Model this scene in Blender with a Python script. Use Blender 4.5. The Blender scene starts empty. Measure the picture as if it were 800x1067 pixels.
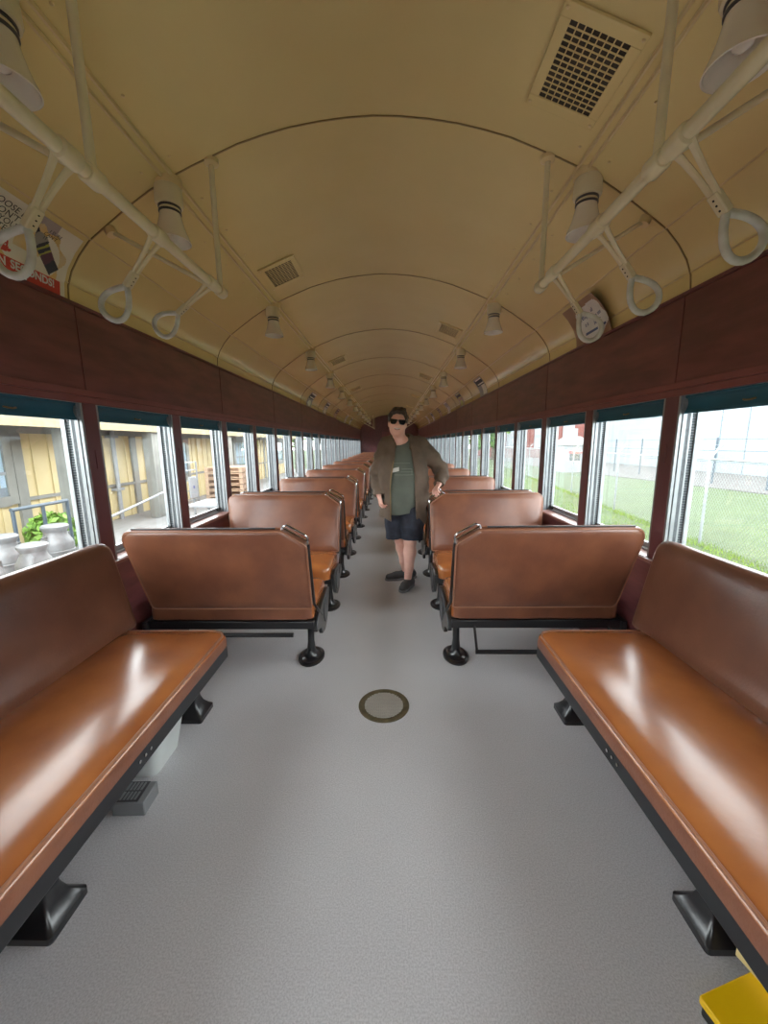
import bpy, bmesh, math, random
import numpy as np
from mathutils import Vector, Matrix

random.seed(7)
PI = math.pi
SC = bpy.context.scene
COL = SC.collection

# ------------------------------------------------------------------ materials
def lin(c):
    if isinstance(c, str):
        c = [int(c[i:i + 2], 16) / 255 for i in (0, 2, 4)]
        return tuple(x / 12.92 if x <= .04045 else ((x + .055) / 1.055) ** 2.4 for x in c)
    return tuple(c)

MATS = {}
def mat(name, color, rough=.5, metal=0, var=None, vscale=6, bump=0, bscale=40, coat=0, stretch=None, spec=.5, detail=4):
    """procedural principled material: base colour mottled towards `var` by noise, noise bump"""
    if name in MATS:
        return MATS[name]
    m = bpy.data.materials.new(name); m.use_nodes = True
    nt = m.node_tree; b = nt.nodes['Principled BSDF']
    b.inputs['Roughness'].default_value = rough
    b.inputs['Metallic'].default_value = metal
    b.inputs['Specular IOR Level'].default_value = spec
    b.inputs['Coat Weight'].default_value = coat
    b.inputs['Coat Roughness'].default_value = .2
    c = lin(color)
    tc = nt.nodes.new('ShaderNodeTexCoord')
    src = tc.outputs['Object']
    if stretch:
        mp = nt.nodes.new('ShaderNodeMapping'); mp.inputs['Scale'].default_value = stretch
        nt.links.new(src, mp.inputs['Vector']); src = mp.outputs['Vector']
    n = nt.nodes.new('ShaderNodeTexNoise')
    n.inputs['Scale'].default_value = vscale; n.inputs['Detail'].default_value = detail
    nt.links.new(src, n.inputs['Vector'])
    r = nt.nodes.new('ShaderNodeValToRGB')
    v = lin(var) if var else tuple(x * .88 for x in c)
    r.color_ramp.elements[0].position = .35; r.color_ramp.elements[1].position = .68
    r.color_ramp.elements[0].color = (*v, 1); r.color_ramp.elements[1].color = (*c, 1)
    nt.links.new(n.outputs['Fac'], r.inputs['Fac'])
    nt.links.new(r.outputs['Color'], b.inputs['Base Color'])
    if bump:
        n2 = nt.nodes.new('ShaderNodeTexNoise'); n2.inputs['Scale'].default_value = bscale; n2.inputs['Detail'].default_value = 3
        nt.links.new(src, n2.inputs['Vector'])
        bp = nt.nodes.new('ShaderNodeBump'); bp.inputs['Strength'].default_value = bump; bp.inputs['Distance'].default_value = .01
        nt.links.new(n2.outputs['Fac'], bp.inputs['Height']); nt.links.new(bp.outputs['Normal'], b.inputs['Normal'])
    MATS[name] = m
    return m

def glass(name, tint=(1, 1, 1), rough=.0, ior=1.45, gl=.9):
    """thin pane: transparent with fresnel mirror"""
    if name in MATS: return MATS[name]
    m = bpy.data.materials.new(name); m.use_nodes = True
    nt = m.node_tree; nt.nodes.clear()
    o = nt.nodes.new('ShaderNodeOutputMaterial'); mx = nt.nodes.new('ShaderNodeMixShader')
    t = nt.nodes.new('ShaderNodeBsdfTransparent'); t.inputs['Color'].default_value = (*tint, 1)
    g = nt.nodes.new('ShaderNodeBsdfGlossy'); g.inputs['Roughness'].default_value = rough
    g.inputs['Color'].default_value = (gl, gl, gl, 1)
    f = nt.nodes.new('ShaderNodeFresnel')      # same mirror from both faces of the pane
    ge = nt.nodes.new('ShaderNodeNewGeometry'); mr = nt.nodes.new('ShaderNodeMapRange')
    mr.inputs[3].default_value = ior; mr.inputs[4].default_value = 1 / ior
    nt.links.new(ge.outputs['Backfacing'], mr.inputs[0]); nt.links.new(mr.outputs[0], f.inputs['IOR'])
    nt.links.new(f.outputs[0], mx.inputs[0]); nt.links.new(t.outputs[0], mx.inputs[1]); nt.links.new(g.outputs[0], mx.inputs[2])
    nt.links.new(mx.outputs[0], o.inputs[0])
    MATS[name] = m
    return m

M = dict(
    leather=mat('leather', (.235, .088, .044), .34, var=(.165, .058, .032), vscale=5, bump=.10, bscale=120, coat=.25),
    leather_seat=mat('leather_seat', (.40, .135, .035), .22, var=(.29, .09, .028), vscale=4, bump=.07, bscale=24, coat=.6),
    piping=mat('piping', (.34, .15, .085), .35, coat=.3),
    black=mat('black_enamel', (.012, .012, .014), .28, coat=.4),
    blackbar=mat('black_bar', (.016, .017, .02), .45),
    chrome=mat('chrome', (.75, .75, .76), .15, 1),
    plate=mat('plate', (.05, .05, .055), .35),
    cream=mat('cream_paint', (.73, .585, .27), .26, var=(.70, .555, .25), vscale=2.5, bump=.05, bscale=5, coat=.4),
    creamtrim=mat('cream_trim', (.70, .54, .27), .35),
    creampipe=mat('cream_pipe', (.72, .63, .41), .28, coat=.4),
    seam=mat('seam', (.30, .21, .085), .5),
    maroon=mat('maroon_wood', (.20, .062, .066), .34, var=(.12, .036, .04), vscale=3, coat=.25, stretch=(9, 1, 5)),
    maroonpost=mat('maroon_post', (.17, .052, .062), .38, var=(.14, .043, .05), vscale=5),
    moulding=mat('moulding', (.25, .078, .078), .38, var=(.2, .06, .062), vscale=4),
    sill=mat('sill_wood', (.33, .17, .14), .35, var=(.22, .09, .075), vscale=6, coat=.2),
    alu=mat('aluminium', (.36, .38, .40), .38, .35, var=(.27, .29, .31), vscale=8),
    track=mat('track', (.10, .115, .13), .5, var=(.06, .07, .08), vscale=60),
    blind=mat('blind_cloth', (.02, .125, .20), .6, var=(.015, .10, .165), vscale=3, bump=.1, bscale=200),
    brass=mat('tab', (.25, .17, .08), .4, .6),
    pane=glass('window_glass', (.97, .985, .98)),
    shade=mat('opal_glass', (.78, .72, .62), .25, coat=.3, var=(.74, .68, .58)),
    socket=mat('socket', (.5, .42, .26), .45),
    dark=mat('dark', (.02, .018, .016), .7),
    strap=mat('strap_grip', (.66, .66, .62), .4, var=(.52, .50, .44), vscale=20),
    white=mat('white_plastic', (.72, .76, .74), .35),
    greymetal=mat('grey_metal', (.24, .25, .26), .45, .3),
    yellow=mat('yellow_plastic', (.95, .60, .006), .4, var=(.88, .53, .005), vscale=5),
    yellowpale=mat('pale_yellow', (.75, .60, .28), .5),
    bronze=mat('bronze', (.20, .165, .10), .45, .5, var=(.13, .11, .07), vscale=30),
    grate=mat('grate', (.50, .48, .44), .45, .3), well=mat('well', (.13, .12, .11), .8),
)

def floor_mat():
    m = mat('lino', (.62, .61, .625), .36, var=(.55, .54, .555), vscale=1.3, spec=.5)
    nt = m.node_tree; b = nt.nodes['Principled BSDF']
    tc = nt.nodes.new('ShaderNodeTexCoord'); n = nt.nodes.new('ShaderNodeTexNoise')
    n.inputs['Scale'].default_value = 210; n.inputs['Detail'].default_value = 5
    nt.links.new(tc.outputs['Object'], n.inputs['Vector'])
    r = nt.nodes.new('ShaderNodeValToRGB')
    r.color_ramp.elements[0].position = .36; r.color_ramp.elements[1].position = .62
    r.color_ramp.elements[0].color = (.55, .54, .55, 1); r.color_ramp.elements[1].color = (1, 1, 1, 1)
    nt.links.new(n.outputs['Fac'], r.inputs['Fac'])
    mx = nt.nodes.new('ShaderNodeMix'); mx.data_type = 'RGBA'; mx.blend_type = 'MULTIPLY'; mx.inputs[0].default_value = .55
    old = b.inputs['Base Color'].links[0].from_socket
    nt.links.new(old, mx.inputs[6]); nt.links.new(r.outputs['Color'], mx.inputs[7]); nt.links.new(mx.outputs[2], b.inputs['Base Color'])
    rr = nt.nodes.new('ShaderNodeMapRange'); rr.inputs[3].default_value = .28; rr.inputs[4].default_value = .5
    nt.links.new(n.outputs['Fac'], rr.inputs[0]); nt.links.new(rr.outputs[0], b.inputs['Roughness'])
    return m
M['floor'] = floor_mat()

# ------------------------------------------------------------------ mesh builder
class MB:
    def __init__(s): s.v = []; s.f = []; s.mi = []; s.cur = 0
    def add(s, vs, fs):
        o = len(s.v); s.v += [tuple(v) for v in vs]
        for f in fs: s.f.append(tuple(i + o for i in f)); s.mi.append(s.cur)
        return s
    def box(s, x0, x1, y0, y1, z0, z1):
        x0, x1 = sorted((x0, x1)); y0, y1 = sorted((y0, y1)); z0, z1 = sorted((z0, z1))
        return s.add([(x0, y0, z0), (x1, y0, z0), (x1, y1, z0), (x0, y1, z0), (x0, y0, z1), (x1, y0, z1), (x1, y1, z1), (x0, y1, z1)],
                     [(0, 3, 2, 1), (4, 5, 6, 7), (0, 1, 5, 4), (1, 2, 6, 5), (2, 3, 7, 6), (3, 0, 4, 7)])
    def loft(s, rings, closed=False, caps=True):
        n = len(rings[0]); o = len(s.v); vs = [v for r in rings for v in r]; fs = []
        m = len(rings)
        for i in range(m if closed else m - 1):
            a = i * n; b = ((i + 1) % m) * n
            for j in range(n):
                k = (j + 1) % n
                fs.append((a + j, a + k, b + k, b + j))
        if caps and not closed:
            fs.append(tuple(reversed(range(n)))); fs.append(tuple(range((m - 1) * n, m * n)))
        return s.add(vs, fs)
    def tube(s, path, r, n=10, closed=False, rad=None, flat=1.0):
        P = [Vector(p) for p in path]; rings = []; m = len(P); up = None
        for i, p in enumerate(P):
            if closed: t = (P[(i + 1) % m] - P[i - 1])
            else: t = (P[min(i + 1, m - 1)] - P[max(i - 1, 0)])
            t = t.normalized()
            if up is None:
                up = Vector((0, 0, 1)) if abs(t.z) < .9 else Vector((0, 1, 0))
            a = t.cross(up).normalized(); b = a.cross(t).normalized(); up = b
            rr = rad[i] if rad else r
            rings.append([p + a * math.cos(2 * PI * j / n) * rr + b * math.sin(2 * PI * j / n) * rr * flat for j in range(n)])
        return s.loft(rings, closed)
    def lathe(s, prof, c=(0, 0, 0), n=24, ax='z'):
        rings = []
        for r, h in prof:
            ring = []
            for j in range(n):
                a = 2 * PI * j / n; x, y = r * math.cos(a), r * math.sin(a)
                q = (x, y, h) if ax == 'z' else ((x, h, -y) if ax == 'y' else (h, x, y))
                ring.append((c[0] + q[0], c[1] + q[1], c[2] + q[2]))
            rings.append(ring)
        return s.loft(rings)
    def squash(s):
        s.v = [(x * .95, y * 1.4, z) for x, y, z in s.v]; return s
    def prism(s, poly, h0, h1, ax='x'):
        def P(a, b, h): return (h, a, b) if ax == 'x' else ((a, h, b) if ax == 'y' else (a, b, h))
        return s.loft([[P(a, b, h0) for a, b in poly], [P(a, b, h1) for a, b in poly]])
    def build(s, name, m, parent=None, smooth=40, bevel=0, xf=None):
        me = bpy.data.meshes.new(name)
        vs = s.v if xf is None else [tuple(xf(Vector(v))) for v in s.v]
        me.from_pydata(vs, [], s.f)
        ms = m if isinstance(m, (list, tuple)) else [m]
        for x in ms: me.materials.append(x)
        if len(ms) > 1: me.polygons.foreach_set('material_index', s.mi)
        bm = bmesh.new(); bm.from_mesh(me); bmesh.ops.recalc_face_normals(bm, faces=bm.faces)
        bm.to_mesh(me); bm.free()
        if smooth:
            me.polygons.foreach_set('use_smooth', [True] * len(me.polygons))
            me.set_sharp_from_angle(angle=math.radians(smooth))
        o = bpy.data.objects.new(name, me); COL.objects.link(o)
        if parent: o.parent = parent
        if bevel:
            b = o.modifiers.new('bevel', 'BEVEL'); b.width = bevel; b.segments = 2; b.limit_method = 'ANGLE'; b.angle_limit = math.radians(40)
        return o

def rrect(x0, x1, y0, y1, r, n=5):
    out = []
    for cx, cy, a0 in ((x1 - r, y1 - r, 0), (x0 + r, y1 - r, PI / 2), (x0 + r, y0 + r, PI), (x1 - r, y0 + r, 1.5 * PI)):
        for i in range(n + 1):
            a = a0 + PI / 2 * i / n; out.append((cx + r * math.cos(a), cy + r * math.sin(a)))
    return out

def roundpoly(pts, radii, n=5):
    out = []; m = len(pts)
    for i in range(m):
        p = Vector(pts[i]); a = Vector(pts[i - 1]); b = Vector(pts[(i + 1) % m]); r = radii[i]
        if r <= 0: out.append(tuple(p)); continue
        p0 = p + (a - p).normalized() * r; p1 = p + (b - p).normalized() * r
        for k in range(n + 1):
            t = k / n; out.append(tuple((1 - t) ** 2 * p0 + 2 * t * (1 - t) * p + t * t * p1))
    return out

def pad(outline, prof, P):
    """upholstered slab: outline (a,b) shrunk by inset at each height, P maps (a,b,h) to a point"""
    xs = [a for a, b in outline]; ys = [b for a, b in outline]
    cx, cy = (min(xs) + max(xs)) / 2, (min(ys) + max(ys)) / 2; hx, hy = (max(xs) - min(xs)) / 2, (max(ys) - min(ys)) / 2
    rings = []
    for ins, h in prof:
        rings.append([P(cx + (a - cx) * (hx - ins) / hx, cy + (b - cy) * (hy - ins) / hy, h) for a, b in outline])
    return MB().loft(rings)

def tag(o, label, cat, group=None, kind=None):
    if label: o['label'] = label
    if cat: o['category'] = cat
    if group: o['group'] = group
    if kind: o['kind'] = kind
    return o
def thing(name, label, cat, loc=(0, 0, 0), rz=0, group=None):
    o = bpy.data.objects.new(name, None); COL.objects.link(o); o.empty_display_size = .1
    o.location = loc; o.rotation_euler = (0, 0, rz)
    return tag(o, label, cat, group)
def struct(o):
    o['kind'] = 'structure'; return o
def dup(root, loc, label, group=None):
    c = root.copy(); COL.objects.link(c); c.location = loc; c['label'] = label
    if group: c['group'] = group
    for ch in list(root.children):
        d = ch.copy(); COL.objects.link(d); d.parent = c
        for g in list(ch.children):
            e = g.copy(); COL.objects.link(e); e.parent = d
    return c
ORD = ['first', 'second', 'third', 'fourth', 'fifth', 'sixth', 'seventh', 'eighth', 'ninth', 'tenth', 'eleventh', 'twelfth', 'thirteenth',
       'fourteenth', 'fifteenth', 'sixteenth', 'seventeenth', 'eighteenth', 'nineteenth', 'twentieth', 'twenty-first', 'twenty-second',
       'twenty-third', 'twenty-fourth', 'twenty-fifth', 'twenty-sixth']

def text_mesh(body, size, fn, name, m, parent, align='LEFT', shear=0, extrude=0, bold=0):
    cu = bpy.data.curves.new('t', 'FONT'); cu.body = body; cu.size = size; cu.align_x = align; cu.shear = shear
    cu.resolution_u = 3; cu.offset = bold
    t = bpy.data.objects.new('t', cu); COL.objects.link(t)
    dg = bpy.context.evaluated_depsgraph_get(); me = bpy.data.meshes.new_from_object(t.evaluated_get(dg))
    bpy.data.objects.remove(t); bpy.data.curves.remove(cu)
    for v in me.vertices: v.co = fn(v.co.x, v.co.y)
    me.materials.clear(); me.materials.append(m); me.name = name
    o = bpy.data.objects.new(name, me); COL.objects.link(o); o.parent = parent
    return o

# ------------------------------------------------------------------ the car shell
W = 1.5; P0 = 2.06; PS = .8306; Y0 = -.42; Y1 = 20.75
SILL = .765; HEAD = 1.62; TOPZ = 2.10; TH = .112
PROF = [(1.5, 2.10), (1.492, 2.17), (1.465, 2.235), (1.42, 2.30), (1.36, 2.365), (1.26, 2.435), (1.15, 2.51), (1.05, 2.57), (.94, 2.625), (.84, 2.668),
        (.73, 2.71), (.62, 2.752), (.5, 2.785), (.38, 2.812), (.25, 2.832), (.12, 2.845), (0, 2.85)]
FULL = [(-x, z) for x, z in PROF] + [(x, z) for x, z in reversed(PROF[:-1])]
def ceil_z(x):
    x = abs(x)
    for (a, za), (b, zb) in zip(PROF, PROF[1:]):
        if b <= x <= a: return zb + (za - zb) * (x - b) / (a - b)
    return 2.1
def prof_offset(d):
    out = []
    for i, (x, z) in enumerate(FULL):
        a = FULL[max(i - 1, 0)]; b = FULL[min(i + 1, len(FULL) - 1)]
        t = Vector((b[0] - a[0], b[1] - a[1])).normalized()
        out.append((x - t.y * d, z + t.x * d))      # positive d = outwards (up)
    return out
def arch(y0, y1, d0, d1, lo=0, hi=None):
    A = prof_offset(d0)[lo:hi]; B = prof_offset(d1)[lo:hi]
    poly = A + B[::-1]
    n = len(A); mb = MB()
    vs = [(x, y0, z) for x, z in A] + [(x, y1, z) for x, z in A] + [(x, y0, z) for x, z in B] + [(x, y1, z) for x, z in B]
    fs = []
    for i in range(n - 1):
        fs += [(i, i + 1, n + i + 1, n + i), (2 * n + i, 3 * n + i, 3 * n + i + 1, 2 * n + i + 1), (i, 2 * n + i, 2 * n + i + 1, i + 1), (n + i, n + i + 1, 3 * n + i + 1, 3 * n + i)]
    fs += [(0, n, 3 * n, 2 * n), (n - 1, 3 * n - 1, 4 * n - 1, 2 * n - 1)]
    return mb.add(vs, fs)

struct(MB().box(-W - TH, W + TH, Y0 - .1, Y1 + .1, -.08, 0).build('floor', M['floor'], smooth=0))
struct(arch(Y0 - .1, Y1 + .1, 0, .06).build('ceiling', M['cream'], smooth=50))

KS = list(range(-3, 22))           # window k lies between post k and post k+1
PW = .047
for sx, side in ((-1, 'left'), (1, 'right')):
    mb = MB()
    mb.box(sx * W, sx * (W + TH), Y0 - .1, Y1 + .1, -.08, SILL)
    mb.box(sx * W, sx * (W + TH), Y0 - .1, Y1 + .1, HEAD, TOPZ + .06)
    for k in range(-3, 23):
        c = P0 + k * PS
        a, b = c - PW, c + PW
        if k == -3: a = Y0 - .1
        if k == 22: b = Y1 + .1
        mb.box(sx * W, sx * (W + TH), a, b, SILL, HEAD)
    struct(mb.build('wall_' + side, M['maroon'], smooth=0))
    # raised window posts, header mouldings
    mb = MB().box(sx * (W + .002), sx * (W - .014), Y0, Y1, HEAD - .004, HEAD + .03)
    mb.box(sx * (W + .002), sx * (W - .022), Y0, Y1, HEAD + .03, HEAD + .062)
    struct(mb.build('trim_1' if sx < 0 else 'trim_2', M['moulding'], bevel=.004))
    mb = MB()
    for k in range(-2, 23):
        c = P0 + k * PS
        mb.box(sx * (W + .002), sx * (W - .006), c - PW, c + PW, SILL, HEAD)
        mb.box(sx * (W + .002), sx * (W - .010), c - .004, c + .004, HEAD - .24, HEAD - .34)
    struct(mb.build('trim_3' if sx < 0 else 'trim_4', M['maroonpost'], bevel=.002))
    # header panel joints and bead along the ceiling edge
    mb = MB().box(sx * (W + .002), sx * (W - .012), Y0, Y1, TOPZ - .012, TOPZ + .004)
    for k in range(-2, 23, 2):
        mb.box(sx * (W + .001), sx * (W - .003), P0 + k * PS - .003, P0 + k * PS + .003, HEAD + .06, TOPZ - .01)
    struct(mb.build('trim_5' if sx < 0 else 'trim_6', M['maroonpost']))
    # card rack beads and conduit running along the ceiling
    mb = MB()
    for (x, r) in ((1.352, .004), (1.487, .0035)):
        mb.tube([(sx * x, Y0, ceil_z(x) - .001), (sx * x, Y1, ceil_z(x) - .001)], r, 6)
    for x in (.93, .965):
        mb.tube([(sx * x, Y0, ceil_z(x) - .003), (sx * x, Y1, ceil_z(x) - .003)], .0085, 6)
    for x in (.89, 1.02):
        for i in range(75):
            y = Y0 + .25 + i * .3
            mb.lathe([(.007, 0), (.006, -.004), (.002, -.006)], (sx * x, y, ceil_z(x) + .001), 6)
    struct(mb.build('trim_7' if sx < 0 else 'trim_8', M['creamtrim']))
    struct(MB().box(sx * W, sx * (W - .012), Y0, Y1, 0, .09).build('baseboard_' + side, M['maroonpost'], bevel=.003))

# ceiling seams
SEAM = [2.05 + i * 1.655 for i in range(-2, 12)]
mb = MB()
for y in SEAM:
    if y > Y1: continue
    a = arch(y - .022, y + .022, -.003, .01); mb.add(a.v, a.f)
struct(mb.build('trim_9', M['cream'], smooth=50))
mb = MB()
for y in SEAM:
    if y > Y1: continue
    a = arch(y - .027, y - .021, -.0045, .01); mb.add(a.v, a.f)
struct(mb.build('trim_10', M['seam'], smooth=50))

# end walls
def endwall(name, y0, y1, door_m):
    mb = MB()
    DW, DH = .38, 2.0
    poly_l = [(x, z) for x, z in FULL]
    # outline cut around the doorway
    out = [(-W, 0)] + poly_l + [(W, 0), (DW, 0), (DW, DH), (-DW, DH), (-DW, 0)]
    # left, right, top pieces
    n = len(FULL); top = [(x, z + .01) for x, z in FULL]
    mb.prism([(-W - .01, 0), (-DW, 0), (-DW, DH), (-W - .01, DH)], y0, y1, 'y')
    mb.prism([(DW, 0), (W + .01, 0), (W + .01, DH), (DW, DH)], y0, y1, 'y')
    mb.prism([(-W - .01, DH)] + [(W + .01, DH)] + top[::-1], y0, y1, 'y')
    return struct(mb.build(name, M['maroon'], smooth=0))
endwall('wall_far', Y1, Y1 + .1, None)
endwall('wall_near', Y0 - .1, Y0, None)
for nm, y, s in (('door_1', Y1, -1), ('door_2', Y0, 1)):
    mb = MB()
    yy0, yy1 = (y, y + .05) if s < 0 else (y - .05, y)
    mb.box(-.38, .38, yy0, yy1, 0, .95); mb.box(-.38, .38, yy0, yy1, 1.75, 2.0)
    mb.box(-.38, -.27, yy0, yy1, .95, 1.75); mb.box(.27, .38, yy0, yy1, .95, 1.75)
    if s < 0: mb.box(-.27, .27, yy0 + .015, yy1, .95, 1.75)
    d = struct(mb.build(nm, M['moulding'], smooth=0, bevel=.004))
    if s > 0: MB().box(-.27, .27, (yy0 + yy1) / 2 - .003, (yy0 + yy1) / 2 + .003, .95, 1.75).build('pane', M['pane'], d, smooth=0)
    MB().tube([(.32, y + s * .05, 1.0), (.32, y + s * .05, 1.14)], .012).build('door_handle', M['chrome'], d)

# windows
def window_meshes(sx):
    """local: y from 0 at the near post face to LW, z from 0 at the sill, x=0 wall face, outwards = sx"""
    LW = PS - 2 * PW; H = HEAD - SILL
    f = MB()
    def bar(x0, x1, t, z0=0, z1=H):
        for a, b in ((0, t), (LW - t, LW)): f.box(sx * x0, sx * x1, a, b, z0, z1)
    bar(-.004, .014, .014); bar(.022, .05, .016); bar(.078, .092, .012); bar(.118, .15, .020)
    bar(.014, .15, .004)
    f.box(sx * .118, sx * .15, 0, LW, H - .03, H); f.box(sx * .0, sx * .15, 0, LW, H - .004, H)
    t = MB()
    for a, b in ((.004, .013), (LW - .013, LW - .004)):
        for i in range(64):
            z = i * H / 64
            t.box(sx * .094, sx * .116, a, b, z, z + H / 110)
        t.box(sx * .055, sx * .074, a, b - .003, 0, H)
    s = MB().box(sx * .118, sx * .146, 0, LW, .005, .045); s.box(sx * .085, sx * .118, 0, LW, .0, .014)
    p = MB().box(sx * .130, sx * .135, .004, LW - .004, .01, H - .01)
    l = MB().box(sx * -.028, sx * .10, 0, LW, -.022, .004); l.box(sx * -.034, sx * -.006, -PW, LW + PW, -.022, .0)
    lt = MB()
    for a in (.03, LW - .07):
        lt.box(sx * .065, sx * .085, a, a + .04, .014, .034); lt.tube([(sx * .07, a + .02, .03), (sx * .058, a + .02, .05)], .007, 6)
    for mb in (f, t, s, p):
        mb.v = [(sx * abs(x) * .70 if x * sx > 0 else x, y, z) for x, y, z in mb.v]
    return f, t, s, p, l, lt
WN = 0
for sx in (-1, 1):
    ms = window_meshes(sx); first = None
    for k in KS:
        WN += 1
        loc = (sx * W, P0 + k * PS + PW, SILL)
        if first is None:
            f, t, s, p, l, lt = ms
            r = struct(f.build('window_%d' % WN, M['alu'], smooth=0)); r.location = loc
            t.build('sash_track', M['track'], r, smooth=0); s.build('sash_rail', M['alu'], r, smooth=0)
            p.build('pane', M['pane'], r, smooth=0); l.build('window_sill', M['sill'], r, smooth=0, bevel=.004); lt.build('latch', M['dark'], r)
            first = r
        else:
            r = dup(first, loc, ''); del r['label']; r.name = 'window_%d' % WN

# roller blinds
def blind(sx):
    LW = PS - 2 * PW - .03
    root = thing('roller_blind', '', 'blind')
    mb = MB()
    n = 8; prof = []
    for i in range(n + 1): prof.append((.008 + .010 * math.sin(PI * i / n), -i * .072 / n))
    rings = []
    for y in (0, LW):
        rings.append([(sx * (x + .004), y, z) for x, z in prof] + [(sx * x, y, z) for x, z in reversed(prof)])
    mb.loft(rings); mb.build('cloth', M['blind'], root)
    MB().tube([(sx * .012, 0.0, -.002), (sx * .012, LW, -.002)], .011, 10).build('roller', M['blind'], root)
    MB().box(sx * .004, sx * .014, 0, LW, -.084, -.070).build('hem_bar', M['blind'], root, bevel=.002)
    mb = MB().tube([(sx * .0, LW / 2 - .028, -.05), (sx * -.006, LW / 2 - .012, -.054), (sx * -.006, LW / 2 + .012, -.054), (sx * .0, LW / 2 + .028, -.05)], .004, 6)
    mb.build('pull_tab', M['brass'], root)
    mb = MB().box(sx * -.002, sx * .024, LW + .001, LW + .012, -.03, .0).tube([(sx * .0, LW + .007, -.03), (sx * .012, LW + .007, -.05), (sx * .0, LW + .007, -.075)], .005, 6)
    mb.build('end_bracket', M['alu'], root)
    return root
for sx, side in ((-1, 'left'), (1, 'right')):
    first = None; i = 0
    for k in range(-1, 22):
        lab = 'teal rolled-up blind on the %s window from the camera, %s wall' % (ORD[i], side); i += 1
        loc = (sx * (W + .012), P0 + k * PS + PW + .012, HEAD - .006)
        if first is None:
            first = blind(sx); first.location = loc; first['label'] = lab; first['group'] = 'roller blinds on the %s windows' % side
        else: dup(first, loc, lab)

# ------------------------------------------------------------------ walkover seats
def walkover(sx, sy, label, raised=False, name='walkover_seat'):
    """sx: +1 aisle end towards +x (left column), -1 mirrored; sy: +1 faces +y. origin at the pedestal foot"""
    root = thing(name, label, 'seat')
    X = lambda v: Vector((v.x * sx, v.y * sy, v.z))
    def B(mb, nm, m, parent=root, **k): return mb.build(nm, m, parent, xf=X, **k)
    # cushion
    def PC(a, b, h): return (a, b, h)
    o = rrect(-.955, .055, -.17, .31, .05)
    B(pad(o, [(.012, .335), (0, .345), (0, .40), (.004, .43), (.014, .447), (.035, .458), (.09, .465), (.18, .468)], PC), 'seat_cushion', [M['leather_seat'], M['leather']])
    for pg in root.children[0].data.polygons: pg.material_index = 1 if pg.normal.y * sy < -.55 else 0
    # backrest: a along x, b up the slope, h thickness
    bot = Vector((0, -.185, .435)); top = Vector((0, -.315, .945)); up = (top - bot).normalized(); L = (top - bot).length
    nrm = Vector((0, up.z, -up.y))
    PB = lambda a, b, h: bot + Vector((a, 0, 0)) + up * b + nrm * h
    ol = roundpoly([(-.905, 0), (.06, 0), (.068, L - .095), (-.055, L - .004), (-.965, L), ], [.03, .02, .02, .02, .085])
    t = .028
    prof = [(.05, -t - .006), (.022, -t), (.008, -t + .005), (0, -t + .014), (0, t - .014), (.008, t - .005), (.022, t), (.05, t + .006)]
    bk = B(pad(ol, prof, PB), 'backrest', M['leather'])
    # piping round both faces of the back
    for h in (-t + .006, t - .006):
        B(MB().tube([PB(a * .992, b * .985 + .003, h) for a, b in ol], .0045, 6, closed=True), 'piping', M['piping'], bk)
    B(MB().tube([PB(-.90, L + .002, 0), (PB(-.10, L + .002, 0))], .005, 6), 'edge_strip', M['plate'], bk)
    # metal strip down the aisle edge and lever to the pivot
    B(MB().tube([PB(.072, L - .10, 0), PB(.072, .02, 0), (.076, -.13, .40), (.078, 0, .30)], .009, 8), 'back_lever', M['black'])
    B(MB().tube([PB(.071, L - .10, .02), PB(.070, .12, .02)], .0045, 6), 'edge_rod', M['chrome'], bk)
    # chrome grab handle on the clipped corner
    hp = []
    c0, c1 = (-.058, L - .002), (.068, L - .090)
    nx, ny = .57, .82
    for h in (.016, -.016):
        pass
    path = [PB(c0[0] - .004, c0[1] - .004, 0), PB(c0[0] + .004, c0[1] + .016, 0), PB(c0[0] + .026, c0[1] + .024, 0), PB(c1[0] + .004 - .012, c1[1] + .052, 0), PB(c1[0] + .006, c1[1] + .034, 0), PB(c1[0] + .002, c1[1] - .006, 0)]
    B(MB().tube(path, .0065, 8), 'grab_handle', M['chrome'])
    B(MB().tube([PB(c0[0], c0[1] + .006, 0), PB(c1[0] + .003, c1[1] + .012, 0)], .006, 8), 'grab_plate', M['chrome'])
    # frame
    side = roundpoly([(-.19, .27), (-.05, .235), (-.01, .17), (.09, .15), (.20, .20), (.27, .29), (.30, .38), (.22, .405), (.02, .385), (-.15, .34)], [.02] * 10, 3)
    B(MB().prism(side, .058, .082, 'x'), 'side_frame', M['black'], bevel=.004)
    c = [( .12 + .075 * math.cos(a), .285 + .085 * math.sin(a)) for a in [2 * PI * i / 20 for i in range(20)]]
    B(MB().prism(c, .080, .088, 'x'), 'side_plate', M['plate'], bevel=.003)
    for y in (-.16, .22):
        B(MB().box(-.965, .06, y - .018, y + .018, .285, .335), 'cross_rail', M['black'], bevel=.004)
    B(MB().box(-.985, -.955, -.2, .28, .24, .34), 'wall_bracket', M['black'], bevel=.004)
    # foot rest bar
    if raised:
        mb = MB().tube([(-.95, -.205, .262), (-.06, -.205, .262)], .014, 10)
    else:
        mb = MB().tube([(-.95, -.225, .155), (-.08, -.225, .155)], .014, 10)
        for x in (-.09, -.90): mb.tube([(x, -.225, .15), (x + .012, -.17, .31)], .008, 6)
    B(mb, 'foot_rest', M['black'])
    # pedestal
    B(MB().lathe([(.088, 0), (.088, .010), (.074, .018), (.066, .014), (.048, .020), (.034, .034), (.026, .06), (.024, .07)], (0, 0, 0), 28).squash(), 'pedestal_base', M['black'])
    B(MB().tube([(0, 0, .05), (0, 0, .12), (0, .006, .2), (.01, .03, .28), (.03, .05, .31)], .02, 12, rad=[.03, .022, .022, .026, .03]), 'pedestal_column', M['black'])
    return root

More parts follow.
